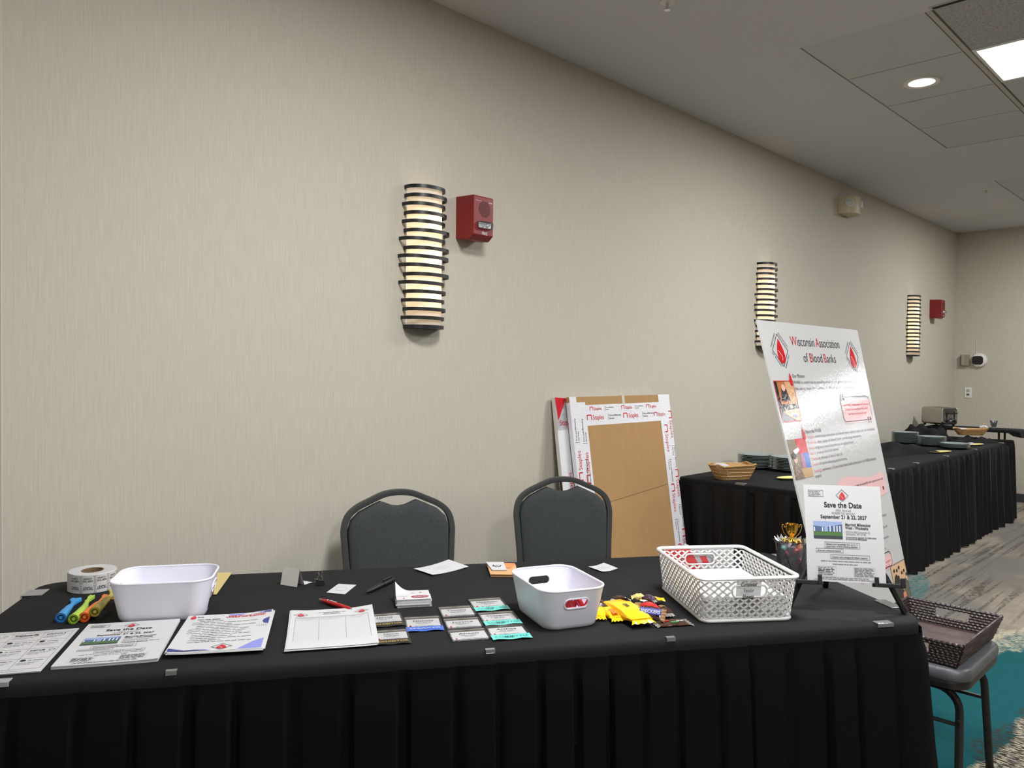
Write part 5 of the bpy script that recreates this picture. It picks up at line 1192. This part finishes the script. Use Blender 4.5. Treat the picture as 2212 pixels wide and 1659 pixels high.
# ------------------------------------------------------------------ stool with wicker tray
SX, SY = 2.985, .875
t = thing('padded_stool', 'backless grey padded stool beside the right end of the table', 'stool', (SX, SY, 0))
def srings(hx, hy, r, lv): return [[(a * k, b * k, z) for a, b in rrect(hx * 2, hy * 2, r, 7)] for z, k in lv]
MB().loft(srings(.215, .185, .06, [(.392, .985), (.400, 1.0), (.412, 1.0), (.418, .99)])).build('seat_pan', M['black_metal'], t, smooth=True)
MB().loft(srings(.215, .185, .06, [(.413, .985), (.422, 1.01), (.438, 1.02), (.452, 1.0), (.459, .95), (.462, .8)])).build('seat_cushion', M['vinyl'], t, smooth=True, angle=60)
def uframe(x0, x1, y, yb):
    r = .07; z = .375
    pts = [(x0 - .01, yb, 0), (x0, y, z - r)] + [(x0 + r - r * math.cos(a), y, z - r + r * math.sin(a)) for a in [PI / 2 * i / 6 for i in range(1, 7)]] + [(x1 - r + r * math.sin(a), y, z - r + r * math.cos(a)) for a in [PI / 2 * i / 6 for i in range(0, 6)]] + [(x1, y, z - r), (x1 + .012, yb, 0)]
    return pts
SW = Matrix(((0, 1, 0, 0), (1, 0, 0, 0), (0, 0, 1, 0), (0, 0, 0, 1)))      # swap x and y
for x, xb in ((-.150, -.185), (.150, .20)):
    o = MB().tube([tuple(SW @ Vector(p)) for p in uframe(-.150, .150, x, xb)], .013, 10).build('leg_frame', M['black_metal'], t, smooth=True)
    MB().tube([(x * 1.03, -.150, .262), (x * 1.03, .150, .262)], .007, 8).build('stretcher', M['black_metal'], o)
    for s in (-1, 1):
        for z in (.14, .28): MB().tube([(x * (1.2 - z * .5) - .016, s * .153, z), (x * (1.2 - z * .5) - .006, s * .153, z)], .005, 8).build('bumper', M['black_plastic'], o)
for s in (-1, 1): MB().tube([(-.15, s * .10, .383), (.15, s * .10, .383)], .008, 8).build('cross_bar', M['black_metal'], t)

# woven tray: rows of rope-like strands on each side, slot handles in the short ends
t = thing('wicker_tray', 'dark woven wicker tray lying on the padded stool', 'tray', (2.985, .853, .4628), math.radians(-1))
tw_, td = .425, .292
MB().box(-tw_ / 2 + .012, tw_ / 2 - .012, -td / 2 + .012, td / 2 - .012, .002, .010).build('tray_floor', M['wicker_base'], t)
NR = 9
def side(name, p, q, gap):
    o = MB().box(0, .001, 0, .001, .004, .005).build(name, M['wicker'], t)
    P_, Q_ = Vector(p), Vector(q); d = (Q_ - P_); L = d.length; d.normalize(); out = Vector((d.y, -d.x, 0))
    for r in range(NR):
        z = .006 + r * .0092; fl = .028 * (z / .085); segs = [(0, L)]
        if gap and 4 <= r <= 6: segs = [(0, L / 2 - .05), (L / 2 + .05, L)]
        for a, b in segs:
            n = max(4, int((b - a) / .0045)); pts = []; rad = []
            for i in range(n + 1):
                s_ = a + (b - a) * i / n; s2 = (s_ - L / 2) * (1 + 2 * fl / L) + L / 2
                pts.append(tuple(P_ + d * s2 + out * fl + Vector((0, 0, z + .0006 * math.sin(i * 1.9 + r))))); rad.append(.0052 + .0011 * math.sin(i * 2.1 + r * 2.6))
            MB().tube(pts, rad, 6).build('strand', M['wicker'], o)
    return o
cx, cy = tw_ / 2 - .014, td / 2 - .014
side('tray_side', (-cx, -cy, 0), (cx, -cy, 0), False); side('tray_side', (cx, cy, 0), (-cx, cy, 0), False)
side('tray_end', (cx, -cy, 0), (cx, cy, 0), True); side('tray_end', (-cx, cy, 0), (-cx, -cy, 0), True)

# ------------------------------------------------------------------ buffet: bread basket, plates, cloths, toaster, riser
def bread_basket(label, x, y, rz, w, d, h, z=TZ, fill=True, napkin=False):
    t = thing('bread_basket', label, 'basket', (x, y, z + .001), rz, 'straw bread baskets')
    def ring(k, zz): return [(a, b, zz + (.006 * math.sin(i * .9) if k == 1 else 0)) for i, (a, b) in enumerate(rrect(w * (.72 + .28 * k), d * (.68 + .32 * k), .03 + .015 * k, 6))]
    MB().loft([ring(0, 0), ring(.5, h * .5), ring(.97, h * .95), [(a * .96, b * .96, zz) for a, b, zz in ring(.97, h * .95)], [(a * .92, b * .92, zz) for a, b, zz in ring(.1, .006)]]).build('woven_wall', M['straw'], t, smooth=True)
    for kk in (.25, .5, .75): MB().tube(ring(kk, h * kk), .0032, 6, True).build('weave_band', M['straw'], t, smooth=True)
    MB().tube(ring(1, h), .005, 6, True).build('rim', M['straw'], t, smooth=True)
    st = ring(.5, h * .5); lo = ring(0, .004); hi = ring(1, h)
    for i in range(0, len(st), 1): MB().tube([lo[i], (st[i][0] * 1.012, st[i][1] * 1.012, st[i][2]), hi[i]], .0026, 5).build('stake', M['straw'], t)
    if napkin: MB().loft([[(a * k - w * .3 * 0, b * k, zz) for a, b, zz in ring(.9, h)] for k in ()] or [[(x_ - w * .28, y_, z_) for x_, y_ in rrect(w * .35 * k, d * .8 * k, .03 * k, 4)] for z_, k in ((h * .6, 1), (h * .95, .9), (h * 1.1, .5))]).build('napkin', M['paper'], t, smooth=True)
    else: MB().loft([[(x_ - w * .26, y_ + d * .1, z_) for x_, y_ in rrect(w * .3 * k, d * .6 * k, .02 * k, 4)] for z_, k in ((h * .6, 1), (h * .98, .9), (h * 1.08, .5))]).build('napkin', M['paper'], t, smooth=True)
bread_basket('shallow straw basket at the near end of the buffet table', 4.285, 2.335, math.radians(-28), .27, .15, .085)
bread_basket('straw basket with white napkin on the heap of black cloths', 8.30, 2.08, math.radians(-50), .28, .14, .06, TZ + .066, napkin=True)
_pl = {}
ORD = ['Topmost', 'Second', 'Third', 'Fourth', 'Fifth', 'Sixth', 'Seventh', 'Eighth', 'Ninth', 'Tenth']
def plate_stack(x, y, n, label, grp, R_=.125, step=.0095):
    for i in range(n):
        if R_ not in _pl:
            o = MB().lathe([(.001, .002), (R_ * .62, .002), (R_ * .7, .004), (R_ * .98, .0165), (R_, .018), (R_, .0195), (R_ * .97, .0185), (R_ * .68, .006), (R_ * .6, .004), (.001, .004)], 32, cap=False).build('clear_plate', M['glassplate'], None, smooth=True); _pl[R_] = o
        else: o = _pl[R_].copy(); C.objects.link(o)
        o.location = (x, y, TZ + .001 + i * step); k_ = n - 1 - i; tag(o, ('Topmost ' if k_ == 0 else 'Bottom ' if i == 0 else ORD[k_] + ' from the top, ') + label, 'plate', grp)
plate_stack(4.88, 2.49, 9, 'clear plate in the stack behind the near straw basket', 'stack of clear plates by the wall', .118)
plate_stack(4.90, 2.26, 9, 'clear plate in the stack beside the poster edge', 'stack of clear plates by the poster', .118)
plate_stack(7.66, 2.45, 10, 'clear plate in the tall stack right of the poster', 'tall stack of clear plates', .115)
plate_stack(7.58, 2.20, 8, 'clear plate in the stack in front of the black cloths', 'middle stack of clear plates', .115)
plate_stack(7.46, 1.985, 4, 'clear plate in the low stack near the buffet edge', 'low stack of clear plates', .115)
ylw = mat('pale_yellow_plate', (226, 216, 136), .4)
def oval_plate(label, x, y, rz, a, b, h=.012, part=None):
    t = thing('oval_dish', label, 'dish', (x, y, TZ + .001), rz, 'small pale yellow dishes')
    MB().loft([[(px, py, z) for px, py in ell(0, 0, a * k, b * k, 24)] for z, k in ((0, .6), (.002, .7), (h, 1), (h + .001, .99), (.004, .68), (.003, .1))]).build('dish', ylw, t, smooth=True)
    if part: MB().loft([[(px, py, z) for px, py in ell(-a * .4, 0, a * .28 * k, b * .5 * k, 12)] for z, k in ((.004, 1), (h + .012, .8), (h + .016, .3))]).build('scrunched_napkin', part, t, smooth=True)
oval_plate('pale yellow dish half hidden behind the left poster edge', 4.53, 2.085, -.4, .10, .045)
oval_plate('pale yellow dish in front of the flat black cloths', 6.97, 1.962, -.3, .13, .05)
oval_plate('pale yellow dish at the far buffet edge', 7.93, 1.955, -.3, .12, .05, .012, M['paper'])

def cloth_heap(label, x, y, rz, w, d, h, seed, z=TZ):
    rr = random.Random(seed); t = thing('black_napkin_heap', label, 'cloth', (x, y, z + .001), rz, 'heaps of black cloth on the buffet')
    n, m_ = 26, 16; ph = [rr.uniform(0, 6) for _ in range(8)]
    def hgt(a, b):
        e = max(0, 1 - (2 * abs(a - .5)) ** 4) * max(0, 1 - (2 * abs(b - .5)) ** 4)
        r = .55 + .25 * math.sin(9 * a + ph[0] + 3 * b) + .2 * math.sin(14 * b + ph[1] + 5 * a) + .15 * math.sin(23 * a - 11 * b + ph[2]) + .1 * abs(math.sin(17 * (a + b) + ph[3]))
        return h * e ** .5 * max(.12, r)
    V = []
    for j in range(m_ + 1):
        for i in range(n + 1):
            a, b = i / n, j / m_; V.append((w * (a - .5) * (1 + .12 * math.sin(7 * b + ph[4])), d * (b - .5) * (1 + .14 * math.sin(6 * a + ph[5])), hgt(a, b)))
    k = n + 1
    MB().add(V, [(j * k + i, j * k + i + 1, (j + 1) * k + i + 1, (j + 1) * k + i) for j in range(m_) for i in range(n)]).build('folds', M['napkin'], t, smooth=True, angle=80)
cloth_heap('flat crumpled black cloth just right of the poster', 6.62, 2.20, -.30, .95, .28, .075, 3)
cloth_heap('large heap of black cloth below the toaster', 8.16, 2.42, -.1, .60, .36, .15, 5)
cloth_heap('crumpled black cloth around the far straw basket', 8.30, 2.05, -.2, .50, .24, .055, 11)

# riser: cloth-covered board on two bent legs, overhanging the buffet front
t = thing('serving_riser', 'black cloth covered riser overhanging the far end of the buffet', 'riser', (8.70, 2.15, TZ + .001))
MB().loft([[(a, b, z) for a, b in rrect(.27 * k, .80 * k, .03, 4)] for z, k in ((.085, 1.02), (.098, 1.03), (.112, 1.01), (.116, .97))]).build('covered_board', M['napkin'], t, smooth=True)
MB().add([(-.13, -.30, .10), (.13, -.30, .10), (.135, -.415, .10), (-.135, -.415, .10), (-.12, -.425, .045), (.10, -.43, .03), (.14, -.42, .06), (-.138, -.36, .06), (.14, -.36, .04)], [(0, 1, 2, 3), (3, 2, 6, 5, 4), (3, 4, 7, 0), (2, 1, 8, 6)]).build('hanging_corner', M['napkin'], t, smooth=True)
for y in (-.24, .28):
    MB().tube(arc_pts([(-.11, y, .006), (-.11, y, .06), (-.10, y, .09), (.10, y, .09), (.11, y, .06), (.11, y, .006)], 4), .010, 8).build('bent_leg', M['black_metal'], t, smooth=True)
# toaster on the riser
t = thing('toaster', 'brushed steel toaster at the far corner of the buffet', 'toaster', (8.685, 2.46, TZ + .119), math.radians(-121))
MB().loft([[(-.13 + dx, a, b + .10) for a, b in rrect(.19, .17, .03, 6)] for dx in (0, .26)]).build('body', M['steel'], t, bevel=.004, smooth=True)
MB().loft([[(.13 + dx, a * k, b * k + .10) for a, b in rrect(.186, .166, .03, 6)] for dx, k in ((.0005, 1), (.012, .96), (.016, .86))]).build('end_cap', M['chrome'], t, smooth=True)
for y in (-.045, .045):
    MB().box(-.09, .09, y - .013, y + .013, .1835, .1862).build('slot', M['gap'], t)
    MB().box(.146, .149, y - .004, y + .004, .05, .15).build('lever_track', M['gap'], t); MB().box(.146, .175, y - .014, y + .014, .125, .135).build('lever', M['black_plastic'], t, bevel=.002)
    MB().lathe([(.013, 0), (.013, .012), (.009, .014)], 16, mx=Matrix.Translation((.146, y, .055)) @ Matrix.Rotation(PI / 2, 4, 'Y')).build('knob', M['black_plastic'], t, smooth=True)
for x, y in ((-.11, -.07), (-.11, .07), (.11, -.07), (.11, .07)): MB().lathe([(.012, 0), (.012, .017)], 10, mx=Matrix.Translation((x, y, 0))).build('foot', M['black_plastic'], t)
# cup with a small plant, and a scrunched napkin, on the riser
t = thing('glass_cup', 'small clear cup with dark leaves standing on the riser', 'cup', (8.70, 1.98, TZ + .1172))
MB().lathe([(.020, 0), (.022, .002), (.018, .012), (.026, .035), (.034, .075), (.0332, .075), (.025, .036), (.016, .014), (.001, .012)], 24).build('cup_body', M['bucket'], t, smooth=True)
lf = mat('dark_leaf', (70, 66, 44), .5)
for i in range(7):
    a = i * .9; MB().add([(0, 0, .014), (.022 * math.cos(a - .3), .022 * math.sin(a - .3), .045), (.036 * math.cos(a), .036 * math.sin(a), .066), (.022 * math.cos(a + .3), .022 * math.sin(a + .3), .05)], [(0, 1, 2, 3)]).build('leaf', lf, t)
MB().lathe([(.006, .012), (.013, .03), (.011, .05), (.002, .058)], 12).build('bud', lf, t, smooth=True)
t = thing('scrunched_napkin', 'scrunched white napkin beside the clear cup on the riser', 'napkin', (8.68, 2.06, TZ + .1172))
MB().loft([[(px + .004 * math.sin(i * 2.2), py, z + .004 * math.sin(i * 1.7)) for i, (px, py) in enumerate(ell(0, 0, .03 * k, .045 * k, 14))] for z, k in ((.004, 1), (.014, .85), (.022, .4))]).build('folds', M['paper'], t)
